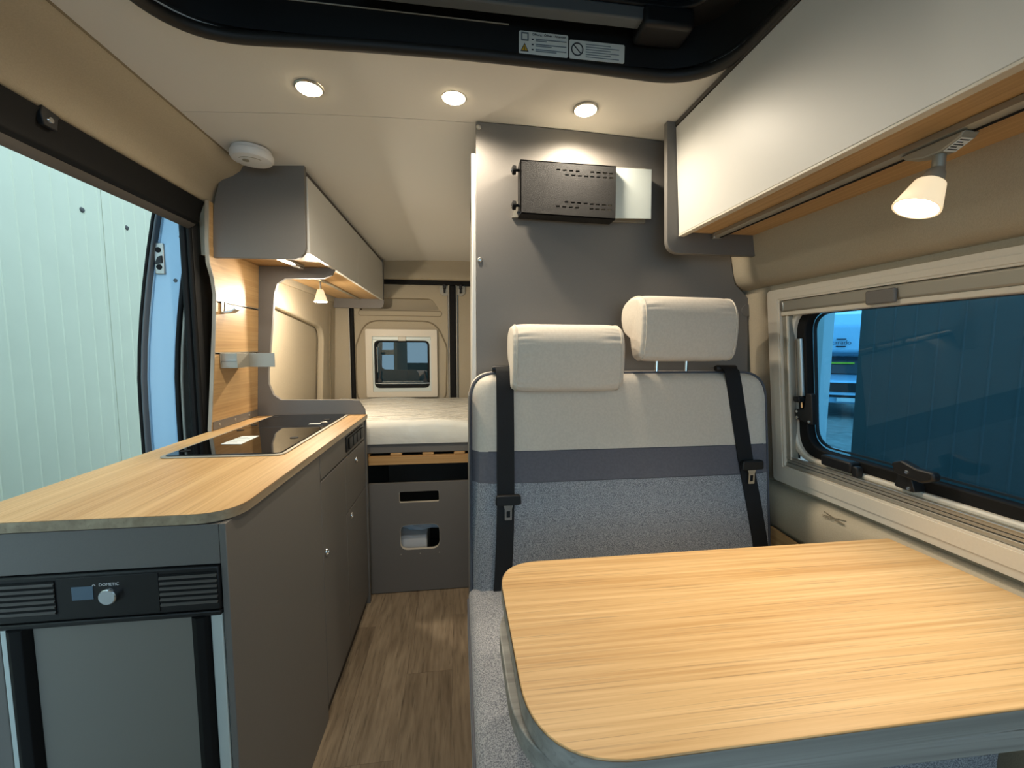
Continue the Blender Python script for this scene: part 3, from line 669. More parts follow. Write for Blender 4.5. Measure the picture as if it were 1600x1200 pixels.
ext('board', [(fy(z), z) for z in (1.5855, 1.6, 1.735)]+[(1.616, 1.735), (1.616, 1.5855)], 'x', -.010, .0, 'oak_panel', bp, fn=bfn)
for z in (R1, R2):
    box('slot_rail', -.010, -.004, fy(z)+.002, 1.95, z-.004, z+.001, 'black', bp, 0, fn=bfn)
    box('slot_rail_lip', -.006, .0015, fy(z)+.002, 1.95, z+.001, z+.004, 'alu_dull', bp, 0, fn=bfn)
zs = [.9245, 1.0, 1.1, 1.2, 1.3, 1.38, 1.42, 1.45, 1.475, 1.50, 1.525, 1.56, 1.6, 1.66, 1.735]
bm = bmesh.new(); Rr = [[bm.verts.new((bpx(z)+dx, fy(z)-dy, z)) for dx, dy in ((.001, 0), (.001, .0045), (-.011, .0045), (-.011, 0))] for z in zs]
for A, B in zip(Rr, Rr[1:]):
    for k in range(4): bm.faces.new((A[k], A[(k+1) % 4], B[(k+1) % 4], B[k]))
bm.faces.new(Rr[0]); bm.faces.new(Rr[-1]); link('edge_band', bm, 'oak_edge_z', bp, angle=60)
st = ext('base_strip', [(1.612, .9255), (1.945, .9255), (1.945, .953), (1.612, .957)], 'x', .0005, .0035, 'grey', bp, fn=bfn)
for y in (1.65, 1.76, 1.87): lathe('screw', [(0, .002), (.004, .0015), (.005, 0)], (bpx(.941)+.0035, y, .941), (1, 0, 0), 'alu_dull', st, 12)
# hook and small box on the rails
hk = thing('wall_hook', 'small aluminium hook hanging from the upper rail of the oak panel', 'hook', (bpx(R2), 1.69, R2-.035))
box('hook_plate', .002, .005, 1.66, 1.672, R2-.034, R2+.003, 'alu', hk, .001, fn=bfn)
box('hook_plate', .002, .005, 1.680, 1.692, R2-.034, R2+.003, 'alu', hk, .001, fn=bfn)
ext('hook_arm', [(.002, -.034), (.035, -.030), (.052, -.020), (.052, -.024), (.036, -.036), (.002, -.040)], 'y', 1.658, 1.694, 'alu', hk, fn=lambda c: (bpx(R2-.03)+c.x, c.y, c.z+R2))
bxo = thing('holder_box', 'open aluminium holder box hung on the lower rail of the oak panel', 'holder', (bpx(R1), 1.72, R1-.06))
def hfn(c): return (bpx(R1-.03)+c.x, c.y, c.z)
HY0, HY1 = 1.655, 1.80
box('back_plate', .002, .005, HY0, HY1, R1-.055, R1, 'alu_dull', bxo, .0005, fn=hfn)
box('front_plate', .058, .061, HY0, HY1, R1-.055, R1, 'alu_dull', bxo, .0005, fn=hfn)
box('bottom_plate', .005, .058, HY0, HY1, R1-.055, R1-.052, 'alu_dull', bxo, .0005, fn=hfn)
box('shelf_plate', .005, .058, HY0, HY1, R1-.028, R1-.0255, 'alu', bxo, .0005, fn=hfn)
box('end_plate', .005, .058, HY0+.004, HY0+.006, R1-.052, R1-.001, 'alu_dull', bxo, .0005, fn=hfn)
box('side_wing', .061, .155, HY1-.055, HY1-.052, R1-.055, R1, 'alu_dull', bxo, .0005, fn=hfn)
# grey divider at the rear of the kitchen
DY = 1.9535
def P2(u_, v_, Y=DY): q = px(u_, v_, 'y', Y); return (q.x, q.z)
dv = thing('divider_panel', 'grey C-shaped divider board between kitchen and bed', 'divider', (-.66, 1.962, 0))
outl = [(-.452-.425, 0), (KX+.006, 0), (KX+.006, .905)]
co = [P2(569.5, 640), P2(560, 626), P2(548, 624.8), P2(439, 625), P2(427, 617), P2(419.5, 600), P2(418.8, 582), P2(424, 520), P2(428.5, 458), P2(433, 443), P2(445, 435), P2(505, 435), P2(518, 430), P2(524, 419)]
ext('board', outl+co+[(P2(524, 419)[0], 1.585), (-.868, 1.585), (-.90, .92)], 'y', DY, DY+.018, 'grey', dv, bevel=.001)
# left overhead cabinet
oc = thing('overhead_cabinet', 'grey overhead cabinet with white doors above the kitchen and bed', 'cabinet', (-.70, 2.3, 1.55))
CY = 1.618
crop5 = [(1450, 183), (1468, 200), (1482, 890), (1470, 935), (1440, 968), (1395, 985), (690, 972), (713, 535), (735, 440), (765, 300), (850, 200)]
sp = [(lambda q: (q.x, q.z))(px(200+a*.1875, 220+b*.1875, 'y', CY)) for a, b in crop5]
ext('end_panel', sp, 'y', CY, CY+.018, 'grey', oc, bevel=.0015)
CX = -.556
box('bottom_board', -.862, CX-.002, CY+.0185, 3.14, 1.586, 1.60, 'oak_panel', oc, .001)
for a, b in ((CY+.0195, 2.38), (2.384, 3.142)):
    box('cabinet_door', CX, CX+.016, a, b, 1.578, 1.852, 'white_lam', oc, .002)
ext('top_rail', [(CX-.01, 1.854), (CX+.004, 1.854), (CX+.004, 1.878), (CX-.01, 1.878)], 'y', CY+.02, 3.16, 'grey_dark', oc)
ext('end_panel', fillet([(-.89, 1.52), (CX+.02, 1.52), (CX+.022, 1.872), (-.76, 1.86), (-.86, 1.74)], [0, .04, 0, 0, 0], 6), 'y', 3.143, 3.16, 'grey', oc, bevel=.001)
box('lamp_rail', -.712, -.692, 1.99, 3.1, 1.576, 1.5855, 'alu_dull', oc, .002)
# ---- lamps of the left side
def led_lamp():
    t = thing('led_lamp', 'slim lit LED lamp under the grey overhead cabinet', 'lamp', (-.64, 1.70, 1.55))
    a = px(433, 404, 'z', 1.572); b = px(457, 414, 'z', 1.572); c = px(471, 419, 'z', 1.572)
    d = (c-a); d.z = 0; d.normalize(); n_ = Vector((-d.y, d.x, 0))
    mid = a.lerp(c, .58); w_ = .011
    def quad(p, q, z0, z1, nm, m_, wd):
        bm = bmesh.new(); pts = [p+n_*wd, q+n_*wd, q-n_*wd, p-n_*wd]
        ext_bm(bm, [(v.x, v.y) for v in pts], 'z', z0, z1); return link(nm, bm, m_, t, .002)
    quad(a, c, 1.576, 1.5855, 'housing', 'alu_dull', .014)
    quad(a+d*.004, mid, 1.571, 1.5755, 'diffuser', 'led', w_)
    quad(mid+d*.01, c, 1.568, 1.5755, 'switch', 'alu', .012)
    lm = a.lerp(mid, .5); lm.z = 1.565
    lamp('led_light', 'AREA', lm, lm+Vector((-.1, .0, -1)), LED_W, WARM, t, .06)
led_lamp()
def small_spot():
    base = px(500, 437, 'z', 1.570)
    t = thing('spot_lamp', 'small lit spot lamp on the rail under the overhead cabinet above the bed', 'lamp', (base.x, base.y, 1.46))
    box('rail_adaptor', base.x-.014, base.x+.014, base.y-.03, base.y+.03, 1.563, 1.5755, 'alu', t, .003)
    tube('stem', [(base.x, base.y, 1.563), (base.x, base.y, 1.515)], .005, 'alu', t)
    ax = Vector((.02, -.05, -1)).normalized()
    lathe('shade', [(.014, 0), (.017, .01), (.032, .06), (.029, .06), (.014, .012)], (base.x, base.y, 1.520), ax, 'frost', t, 24)
    lathe('lens', [(0, .056), (.027, .056), (.027, .058), (0, .059)], (base.x, base.y, 1.520), ax, 'bulb_spot', t, 24)
    o = Vector((base.x, base.y, 1.520))+ax*.07
    lamp('spot_light', 'POINT', o, o+Vector((-.25, -.1, -1)), MINI_W, WARM, t, .02)
small_spot()
# smoke detector
sd = px(394, 238, 'z', 1.875)
sm = thing('smoke_detector', 'round white smoke detector on the ceiling before the overhead cabinet', 'detector', (-.665, 1.50, 1.83))
so_ = (-.664, 1.50, ceil_z(-.664)-.001)
lathe('mount_ring', [(0, 0), (.056, 0), (.058, .004), (.058, .010), (.054, .012), (0, .012)], so_, (0, 0, -1), 'white', sm, 40)
cv = lathe('cover', [(.0, .012), (.061, .012), (.063, .016), (.063, .026), (.058, .034), (.045, .038), (.0, .039)], so_, (0, 0, -1), 'white', sm, 40)
lathe('test_button', [(.010, .036), (.010, .0405), (0, .041)], (so_[0]-.012, so_[1]-.015, so_[2]), (0, 0, -1), 'alu_dull', cv, 16)
tube('cover_groove', [(so_[0]+.04*math.cos(t*.2), so_[1]+.04*math.sin(t*.2), so_[2]-.0385) for t in range(20, 30)], .0012, 'alu_dull', cv, 6)
# ---- ceiling downlights
for k, (u_, v_) in enumerate(((483, 140), (709, 154), (915, 173))):
    p = px(u_, v_, 'z', 1.885); p = px(u_, v_, 'z', ceil_z(p.x)-.006); z = ceil_z(p.x)
    t = thing('downlight', ['lit round ceiling downlight nearest the smoke detector', 'lit round ceiling downlight in the middle of the row of three', 'lit round ceiling downlight above the grey partition and black bracket'][k], 'lamp', (p.x, p.y, z-.012), 'row of ceiling downlights')
    lathe('bezel', [(.0335, -.0005), (.035, .003), (.031, .006), (.029, .005)], (p.x, p.y, z), (0, 0, -1), 'alu', t, 32)
    lathe('lens', [(.030, 0), (.030, .006), (.024, .010), (.012, .012), (0, .0125)], (p.x, p.y, z), (0, 0, -1), 'bulb', t, 32)
    lamp('down_light', 'SPOT', (p.x, p.y, z-.02), (p.x, p.y, 0), DOWN_W, WARM, t, .025, 170, .6)

# ================================================================== BED
bd = thing('bed_base', 'slatted bed base with oak front rail across the rear', 'bed', (0, 2.6, .56))
box('front_rail', -.437, .96, 2.028, 2.05, .658, .701, 'beech', bd, .002)
box('side_rail', -.90, -.875, 2.05, 3.2, .60, .70, 'beech', bd, .002)
for k in range(8):
    x0 = -.46+k*.157 if k else -.437
    x0 = -.437+.118*0-.05+k*.1545
    if x0+.055 < .95: box('slat', max(x0, -.437), x0+.055, 2.032, 3.2, .7015, .7145, 'beech', bd, .003)
box('mattress_board', -.90, .96, 2.036, 3.23, .7155, .762, 'grey', bd, .003)
box('cross_board', -.90, .96, 3.17, 3.19, .05, .70, 'grey_dark', bd, .002)
# mattress with soft rounded top under plastic
bm = bmesh.new(); nx, ny = 48, 36
MX0, MX1, MY0, MY1, MZ0, MZ1 = -.905, .965, 2.022, 3.238, .7635, .872
random.seed(3)
def mz(u_, v_):
    e = min(v_, 1-v_)*(MY1-MY0); ex = min(u_, 1-u_)*(MX1-MX0)
    d = min(e, ex); r = .03
    base = MZ1-(r-math.sqrt(max(0, r*r-(r-min(d, r))**2)))*1.0
    return base-.022*v_+.004*math.sin(v_*9+u_*5)+.003*math.sin(u_*21+v_*3)+.0025*math.sin(v_*47+6*math.sin(u_*7))
T = [[bm.verts.new((MX0+(MX1-MX0)*u_/nx, MY0+(MY1-MY0)*(v_/ny)**1.3, mz(u_/nx, (v_/ny)**1.3))) for u_ in range(nx+1)] for v_ in range(ny+1)]
for i in range(ny):
    for j in range(nx): bm.faces.new((T[i][j], T[i][j+1], T[i+1][j+1], T[i+1][j]))
ring = [T[0][j] for j in range(nx+1)]+[T[i][nx] for i in range(1, ny+1)]+[T[ny][j] for j in range(nx-1, -1, -1)]+[T[i][0] for i in range(ny-1, 0, -1)]
low = [bm.verts.new((v.co.x, v.co.y, MZ0)) for v in ring]
midr = [bm.verts.new((v.co.x, v.co.y-(.006 if v.co.y < MY0+.001 else 0), (MZ0+v.co.z)/2)) for v in ring]
for A, B in ((ring, midr), (midr, low)):
    for i in range(len(ring)): bm.faces.new((A[i-1], A[i], B[i], B[i-1]))
bm.faces.new(low)
mt = link('mattress', bm, 'matt', None, angle=70); tag(mt, 'white mattress wrapped in clear plastic on the rear bed', 'mattress')
dwf = thing('storage_front', 'grey storage board with two cutouts below the bed', 'board', (-.2, 2.03, 0))
h1 = rect(-.293, -.098, .466, .522, .008, 4); h2 = rect(-.292, -.097, .222, .352, .04, 6)
ext('board', rect(-.438, .30, .004, .566), 'y', 2.024, 2.042, 'grey', dwf, holes=[h1, h2], bevel=.001)
for hh in (h1, h2):
    ext('cut_edge', hh, 'y', 2.0245, 2.0415, 'cream', dwf, holes=[[((p[0]-(-.1955))*.99-.1955, (p[1]-sum(q[1] for q in hh)/len(hh))*.985+sum(q[1] for q in hh)/len(hh)) for p in hh]])
for x in (-.289, -.195, -.10): lathe('screw', [(0, .001), (.003, .0008), (.0035, 0)], (x, 2.024, .20), (0, -1, 0), 'alu_dull', dwf, 10)
box('inner_panel', -.438, .30, 2.60, 2.62, .0, .56, 'grey_dark', dwf, .001)
# plastic-wrapped parcel behind the cutout
pk = thing('wrapped_parcel', 'white parcel in clear plastic behind the lower cutout of the storage board', 'parcel', (-.25, 2.15, 0))
box('parcel', -.36, -.165, 2.08, 2.30, .004, .27, 'white', pk, .01, 3)
bm = bmesh.new(); bmesh.ops.create_icosphere(bm, subdivisions=4, radius=1)
for v in bm.verts:
    c = v.co; f_ = 1+.08*math.sin(c.x*9+c.y*5)+.06*math.sin(c.z*13+c.x*4); v.co = Vector((-.20+c.x*.19*f_, 2.24+c.y*.12*f_, .30+c.z*.045*f_))
link('plastic_wrap', bm, 'bag', pk, angle=80)

# ================================================================== PARTITION, BRACKET
pa = thing('partition_panel', 'tall grey partition board behind the bench seat', 'partition', (.5, 1.28, 0))
PY = 1.272
xs = [.0575+i*.06 for i in range(13)]
pts = [(.0575, 0), (.98, 0), (.985, .68), (.988, .80), (.985, 1.0), (.970, 1.22), (.962, 1.40), (.935, 1.425), (.912, 1.445), (.900, 1.49), (.888, 1.545), (.87, 1.63), (.845, 1.78), (.79, ceil_z(.79)-.002)]+[(x, ceil_z(x)-.002) for x in reversed(xs)]
ext('board', pts, 'y', PY, PY+.018, 'grey', pa, bevel=.001)
box('white_edge', .0435, .0570, PY-.001, PY+.022, .5, 1.806, 'white_lam', pa, .003)
for u_, v_ in ((748, 199), (750, 406)):
    q = px(u_, v_, 'y', PY); lathe('cap', [(.007, 0), (.0075, .002), (.005, .005), (0, .006)], q, (0, -1, 0), 'alu', pa, 18)
q = px(1154, 485, 'y', PY); lathe('cap', [(.02, 0), (.02, .003), (0, .004)], (q.x+.03, q.y, q.z), (0, -1, 0), 'grey', pa, 24)
tv = thing('screen_bracket', 'black slotted screen bracket with pale plate on the grey partition', 'bracket', (.37, 1.24, 1.60))
def Q(u_, v_, Y=1.205): q = px(u_, v_, 'y', Y); return (q.x, q.z)
A4 = [Q(813, 249), Q(963, 259.5), Q(961.5, 343), Q(813, 333)]
slots = []
def slot(cx_, cz, w_=6, h_=2.3):
    a = px(730+cx_*.2083-w_/2, 190+cz*.2083, 'y', 1.205); b = px(730+cx_*.2083+w_/2, 190+cz*.2083, 'y', 1.205)
    return [(a.x, a.z-.0022), (b.x, b.z-.0022), (b.x, b.z+.0022), (a.x, a.z+.0022)]
for cx_, cz in [(684, 360), (732, 365), (781, 369), (829, 373), (938, 380), (985, 384), (1033, 387), (1080, 391), (748, 400), (797, 404), (846, 408), (893, 411), (938, 414), (985, 417), (1033, 421), (1080, 424),
                (745, 603), (793, 607), (840, 611), (888, 615), (934, 619), (980, 622), (1026, 626), (1070, 629), (680, 636), (728, 640), (777, 643), (824, 646), (932, 655), (976, 657), (1022, 660), (1068, 662)]:
    slots.append(slot(cx_, cz))
ext('cover_plate', A4, 'y', 1.205, 1.208, 'blackmetal', tv, holes=slots)
x0, x1 = A4[0][0], A4[1][0]
def side(name, p, q, yb, m_):
    bm = bmesh.new(); d = Vector((q[1]-p[1], -(q[0]-p[0]))).normalized()*.003
    ext_bm(bm, [(p[0], p[1]), (q[0], q[1]), (q[0]+d.x, q[1]+d.y), (p[0]+d.x, p[1]+d.y)], 'y', 1.205, yb); return link(name, bm, m_, tv)
side('top_flange', A4[0], A4[1], 1.255, 'blackmetal'); side('bottom_flange', A4[2], A4[3], 1.255, 'blackmetal'); side('left_flange', A4[3], A4[0], 1.255, 'blackmetal')
ext('pale_plate', [Q(962, 262, 1.225), Q(1018.5, 264.5, 1.225), Q(1017.5, 342, 1.225), Q(961, 341, 1.225)], 'y', 1.225, 1.229, 'alu_pale', tv, bevel=.001)
a = Q(961, 341, 1.225); b = Q(1017, 342, 1.225)
ext('wall_plate', [Q(801, 337, 1.25), Q(1011, 346, 1.25), Q(1011, 260, 1.25), Q(830, 256, 1.25)], 'y', 1.262, 1.2715, 'alu_dull', tv)
ext('plate_spacer', [Q(830, 330, 1.25), Q(1005, 338, 1.25), Q(1005, 268, 1.25), Q(830, 258, 1.25)], 'y', 1.23, 1.262, 'alu_dull', tv)
for v_ in (266, 321):
    q = px(806, v_, 'y', 1.22)
    kn = lathe('thumb_screw', [(.004, -.02), (.004, .004), (.012, .004), (.013, .010), (.012, .014), (.006, .016), (0, .016)], (q.x+.004, q.y, q.z), (-1, 0, 0), 'rubber', tv, 18)
    lathe('screw_core', [(0, .019), (.004, .018), (.004, .015)], (q.x+.004, q.y, q.z), (-1, 0, 0), 'chrome', kn, 10)
q = px(811, 332, 'y', 1.2); lathe('corner_bolt', [(.006, 0), (.006, .004), (.003, .004), (.003, .002), (0, .002)], (q.x, 1.204, q.z), (0, -1, 0), 'black', tv, 14)

# ================================================================== BENCH
be = thing('bench_seat', 'two-seat travel bench with beige, slate and heather grey upholstery', 'bench', (.5, .9, 0))
BX0, BX1, BZ0, BZ1 = .036, .958, .515, 1.157
def by(z): return 1.098+.052*(z-.53)/.63     # front face of the backrest
def bulge(x, z):
    u_ = (x-BX0)/(BX1-BX0); v_ = (z-BZ0)/(BZ1-BZ0); return -.012*max(0, 1-abs(2*u_-1)**6)*max(0, 1-abs(2*v_-1)**6)
oute = fillet([(BX0, BZ0), (BX1+.016, BZ0), (BX1, BZ1), (BX0, BZ1)], [.02, .02, .085, .075], 10)
def zl(x): return 1.0
# cover bands are cut at the seam heights
def clip(poly, z0, z1):
    def half(pl, keep, z):
        o = []
        for i in range(len(pl)):
            a, b = pl[i-1], pl[i]; ka, kb_ = keep(a[1]), keep(b[1])
            if ka != kb_: t = (z-a[1])/(b[1]-a[1]); o.append((a[0]+t*(b[0]-a[0]), z))
            if kb_: o.append(b)
        return o
    return half(half(poly, lambda q: q >= z0, z0), lambda q: q <= z1, z1)
S1, S2 = .853, .941
def band(name, z0, z1, m_):
    pl = clip(oute, z0, z1); bm = bmesh.new()
    # gridded front face: rows of strips
    zsn = sorted(set(round(q, 6) for q in [z0, z1]+[z0+(z1-z0)*k/12 for k in range(1, 12)]+[p[1] for p in pl]))
    pl = [(p[0], round(p[1], 6)) for p in pl]
    rows = []
    for z in zsn:
        xs_ = []
        for i in range(len(pl)):
            a, b = pl[i-1], pl[i]
            if abs(a[1]-z) < 1e-7: xs_.append(a[0])
            if abs(b[1]-z) < 1e-7: xs_.append(b[0])
            if (a[1]-z)*(b[1]-z) < 0: t = (z-a[1])/(b[1]-a[1]); xs_.append(a[0]+t*(b[0]-a[0]))
        rows.append((z, min(xs_), max(xs_)))
    G_ = []; nn = 40
    for z, xa, xb in rows:
        r_ = []
        for k in range(nn+1):
            s = k/nn; x = xa+(xb-xa)*s
            dedge = min(min(s, 1-s)*(xb-xa), BZ1-z, z-BZ0+.02); rr = .028
            y = by(z)+bulge(x, z)+(rr-math.sqrt(max(0, rr*rr-(rr-min(max(dedge, 0), rr))**2)))
            r_.append(bm.verts.new((x, y, z)))
        G_.append(r_)
    for A, B in zip(G_, G_[1:]):
        for k in range(nn): bm.faces.new((A[k], A[k+1], B[k+1], B[k]))
    ringv = G_[0]+[r_[-1] for r_ in G_[1:-1]]+G_[-1][::-1]+[r_[0] for r_ in G_[-2:0:-1]]
    bk = [bm.verts.new((v.co.x, by(v.co.z)+.045, v.co.z)) for v in ringv]
    for i in range(len(ringv)): bm.faces.new((ringv[i-1], ringv[i], bk[i], bk[i-1]))
    bm.faces.new(bk)
    return link(name, bm, m_, be, angle=60)
band('backrest_lower_cover', BZ0, S1, 'heather'); band('backrest_stripe', S1, S2, 'slate'); band('backrest_upper_cover', S2, BZ1, 'suede')
ext('backrest_core', fillet([(BX0-.004, BZ0), (BX1+.018, BZ0), (BX1+.004, BZ1+.003), (BX0-.004, BZ1+.003)], [.02, .02, .088, .078], 10), 'y', .046, .105, 'suede', be, fn=lambda c: (c.x, c.y+by(c.z)+.001, c.z), bevel=.01, seg=3)
pipe = [(p[0], by(p[1])+.026, p[1]) for p in fillet([(BX0-.002, BZ0+.01), (BX1+.017, BZ0+.01), (BX1+.002, BZ1+.002), (BX0-.002, BZ1+.002)], [.02, .02, .086, .076], 10)]
tube('piping', pipe, .0042, 'piping', be, 8, True)
for z in (S1, S2): tube('seam', [(BX0+.002+(BX1-BX0+.012)*k/20, by(z)+bulge(BX0+(BX1-BX0)*k/20, z)+(.028 if k in (0, 20) else 0), z) for k in range(21)], .0015, 'piping', be, 6)
# side shell (grey frame edge beside the aisle)
box('side_shell', .0285, .0315, 1.13, 1.24, .30, 1.10, 'grey', be, .001)
# seat cushion
bm = bmesh.new(); SX0, SX1, SY0, SY1, SZ0, SZ1 = .026, .965, .56, 1.125, .43, .548
nx, ny = 40, 30
def sz_(x, y):
    d = min(x-SX0, SX1-x, y-SY0, (SY1-y)+.01); rr = .028; d = max(d, 0)
    return SZ1-(rr-math.sqrt(max(0, rr*rr-(rr-min(d, rr))**2)))+.006*(1-abs(2*(x-SX0)/(SX1-SX0)-1)**4)
def sx(k, n_, a, b):
    s = k/n_; s = .5-.5*math.cos(math.pi*s); return a+(b-a)*s
T = [[bm.verts.new((x, y, sz_(x, y))) for x in [sx(k, nx, SX0, SX1) for k in range(nx+1)]] for y in [sx(k, ny, SY0, SY1) for k in range(ny+1)]]
for i in range(ny):
    for j in range(nx): bm.faces.new((T[i][j], T[i][j+1], T[i+1][j+1], T[i+1][j]))
ring = [T[0][j] for j in range(nx+1)]+[T[i][nx] for i in range(1, ny+1)]+[T[ny][j] for j in range(nx-1, -1, -1)]+[T[i][0] for i in range(ny-1, 0, -1)]
low = [bm.verts.new((v.co.x, v.co.y, SZ0)) for v in ring]
for i in range(len(ring)): bm.faces.new((ring[i-1], ring[i], low[i], low[i-1]))
bm.faces.new(low); link('seat_cushion', bm, 'heather', be, angle=75)
tube('seat_piping', [(SX0-.001, y, .517) for y in [SY0+.01+(SY1-SY0-.02)*k/10 for k in range(11)]], .0042, 'piping', be, 8)
tube('seat_piping', [(x, SY0-.001, .517) for x in [SX0+.01+(SX1-SX0-.02)*k/10 for k in range(11)]], .0042, 'piping', be, 8)
box('seat_border', SX0-.0045, SX0-.0005, SY0+.02, SY1-.01, .435, .511, 'heather_side', be, .0015)
box('seat_base', .045, .95, .60, 1.20, .02, .427, 'grey', be, .004)
# headrests
def headrest(name, label, xc, w_, dz, yoff, yaw=0):
    t = thing(name, label, 'headrest', (xc, 1.17, 1.11+dz), 'headrests of the bench')
    pr_ = [(-.058, 1.118), (-.020, 1.112), (-.006, 1.135), (.006, 1.170), (.030, 1.182), (.062, 1.20), (.080, 1.235), (.074, 1.270), (.045, 1.290), (.0, 1.298), (-.048, 1.290), (-.072, 1.255), (-.076, 1.20), (-.070, 1.145)]
    pr_ = [(a*.9, b) for a, b in pr_]
    n_ = 40; bm = bmesh.new(); rings = []
    cy_ = sum(p[0] for p in pr_)/len(pr_); cz_ = sum(p[1] for p in pr_)/len(pr_)
    dense = []
    for i in range(len(pr_)):
        p0, p1, p2, p3 = [Vector(pr_[(i+k) % len(pr_)]) for k in (-1, 0, 1, 2)]
        for k in range(9):
            s = k/9; dense.append(.5*((2*p1)+(p2-p0)*s+(2*p0-5*p1+4*p2-p3)*s*s+(3*p1-p0-3*p2+p3)*s**3))
    for k in range(n_+1):
        s = -math.cos(math.pi*k/n_); x = s*w_/2
        e = (1-abs(s)**7)**.28 if abs(s) < 1 else 0
        e = .80+.20*e
        wv = max(0, min(1, (abs(s)-.45)/.35))*max(0, min(1, (1-abs(s))/.06))
        rings.append([bm.verts.new((x, cy_+(p.x-cy_)*(e+.022*wv*math.sin(p.y*430+2.2*math.sin(p.y*97+s*2))), cz_+(p.y-cz_)*(e+.004*wv*math.sin(p.x*500)))) for p in dense])
    D_ = len(dense)
    for A, B in zip(rings, rings[1:]):
        for k in range(D_): bm.faces.new((A[k], A[(k+1) % D_], B[(k+1) % D_], B[k]))
    bm.faces.new(rings[0]); bm.faces.new(rings[-1])
    c_, s_ = math.cos(yaw), math.sin(yaw)
    f = lambda c: (xc+c.x*c_-c.y*s_, yoff+c.x*s_+c.y*c_, c.z+dz)
    cush = link('cushion', bm, 'suede', t, fn=f, angle=65)
    for sd_ in (-1, 1):
        k = 5 if sd_ < 0 else n_-5; s = -math.cos(math.pi*k/n_)
        e = .80+.20*(1-abs(s)**7)**.28
        tube('seam_piping', [f(Vector((s*w_/2, cy_+(p.x-cy_)*(e+.012), cz_+(p.y-cz_)*(e+.012)))) for p in dense], .0018, 'suede', cush, 6, True)
    for a in (-.05, .05):
        tube('post', [f(Vector((a, .03, 1.19))), (f(Vector((a, .03, 0)))[0], f(Vector((a, .03, 0)))[1]+.0, 1.163)], .006, 'chrome', t, 12)
headrest('headrest', 'beige headrest lowered in front of the backrest beside the aisle', .300, .312, 0, 1.140)
headrest('headrest', 'beige headrest raised on two chrome posts beside the window', .650, .306, .084, 1.150, math.radians(4))
# seat belts
def belt(name, label, pts, tz, xo):
    t = thing(name, label, 'seat belt', (pts[-1][0], 1.08, .55), 'seat belts of the bench')
    bm = bmesh.new(); R_ = []; h = .0245
    for x, y, z in pts:
        R_.append([bm.verts.new((x+dx, y+dy, z)) for dx, dy in ((-h, 0), (h, 0), (h, .0025), (-h, .0025))])
    for A, B in zip(R_, R_[1:]):
        for k in range(4): bm.faces.new((A[k], A[(k+1) % 4], B[(k+1) % 4], B[k]))
    bm.faces.new(R_[0]); bm.faces.new(R_[-1]); link('webbing', bm, 'belt', t, angle=60)
    x = xo; y = by(tz)-.020
    tg = ext('buckle_tongue', fillet([(x-.036, tz), (x+.036, tz+.002), (x+.034, tz+.030), (x-.034, tz+.030)], .008, 4), 'y', y-.010, y+.004, 'black', t, bevel=.003)
    ext('metal_tab', fillet([(x-.014, tz+.002), (x-.010, tz-.010), (x-.010, tz-.042), (x+.010, tz-.042), (x+.010, tz-.010), (x+.014, tz+.002)], .003, 3), 'y', y-.004, y-.002, 'steel', tg, holes=[rect(x-.005, x+.005, tz-.034, tz-.016, .001, 2)])
    lathe('guide', [(.0, -.034), (.008, -.034), (.010, -.03), (.010, .03), (.008, .034), (0, .034)], (pts[1][0], pts[1][1]+.010, pts[1][2]-.006), (1, 0, 0), 'black', t, 14)
def bpts(l): return [(x, by(z)+bulge(x, z)-.006 if z < 1.13 else y, z) for x, y, z in l]
belt('seat_belt', 'black seat belt with buckle tongue on the aisle side of the bench', bpts([(.130, 1.20, 1.172), (.130, 1.155, 1.178), (.130, 1.140, 1.165), (.1305, 0, 1.12), (.1305, 0, 1.0), (.130, 0, .9), (.130, 0, .8), (.127, 0, .7), (.122, 0, .6), (.119, 0, .552)]), .795, .136)
belt('seat_belt', 'black seat belt with buckle tongue on the window side of the bench', bpts([(.815, 1.20, 1.172), (.818, 1.155, 1.178), (.822, 1.140, 1.165), (.83, 0, 1.12), (.846, 0, 1.0), (.862, 0, .9), (.872, 0, .85), (.893, 0, .75), (.912, 0, .65), (.926, 0, .556)]), .868, .876)

# ================================================================== TABLE
TZ = .80
tb = thing('dining_table', 'oak dining table with rounded corner and swing-out leaf beside the window', 'table', (.55, .6, 0))
def zs_(p): return px(p[0], p[1], 'z', TZ)
lb, rb, rf = zs_((869, 872)), zs_((1392, 842.5)), zs_((1600, 1108))
TX0 = .0765; TY1 = .5*(lb.y+rb.y); TY0 = px(1300, 1146.5, 'z', TZ).y; TX1 = .977
TOP = fillet([(TX0, TY0), (TX1, TY0), (TX1, TY1), (TX0, TY1)], [.115, .02, .004, .085], 12)
ext('tabletop', TOP, 'z', TZ-.0275, TZ, 'oak_x', tb, bevel=.0015)
def edge_band(pts, z0, z1, nm, m_):
    bm = bmesh.new(); R_ = []; n_ = len(pts)
    for i, p in enumerate(pts):
        t = (Vector(pts[(i+1) % n_])-Vector(pts[i-1])).normalized(); o = Vector((t.y, -t.x))*.001
        R_.append([bm.verts.new((p[0]+o.x, p[1]+o.y, z)) for z in (z0, z1)])
    for i in range(n_): bm.faces.new((R_[i-1][0], R_[i][0], R_[i][1], R_[i-1][1]))
    return link(nm, bm, m_, tb)
edge_band(TOP, TZ-.0265, TZ-.0012, 'edge_band', 'oak_edge')
LEAF = fillet([(TX0-.012, TY0+.016), (.718, TY0+.003), (.718, TY1-.03), (TX0-.012, TY1-.06)], [.13, .03, .02, .11], 12)
ext('swing_leaf', LEAF, 'z', TZ-.062, TZ-.035, 'oak_edge', tb, bevel=.0015)
box('swivel_plate', .40, .62, .50, .66, TZ-.0348, TZ-.0278, 'black', tb, .001)
tube('table_leg', [(.45, .475, .02), (.45, .475, TZ-.0625)], .025, 'alu', tb, 20)
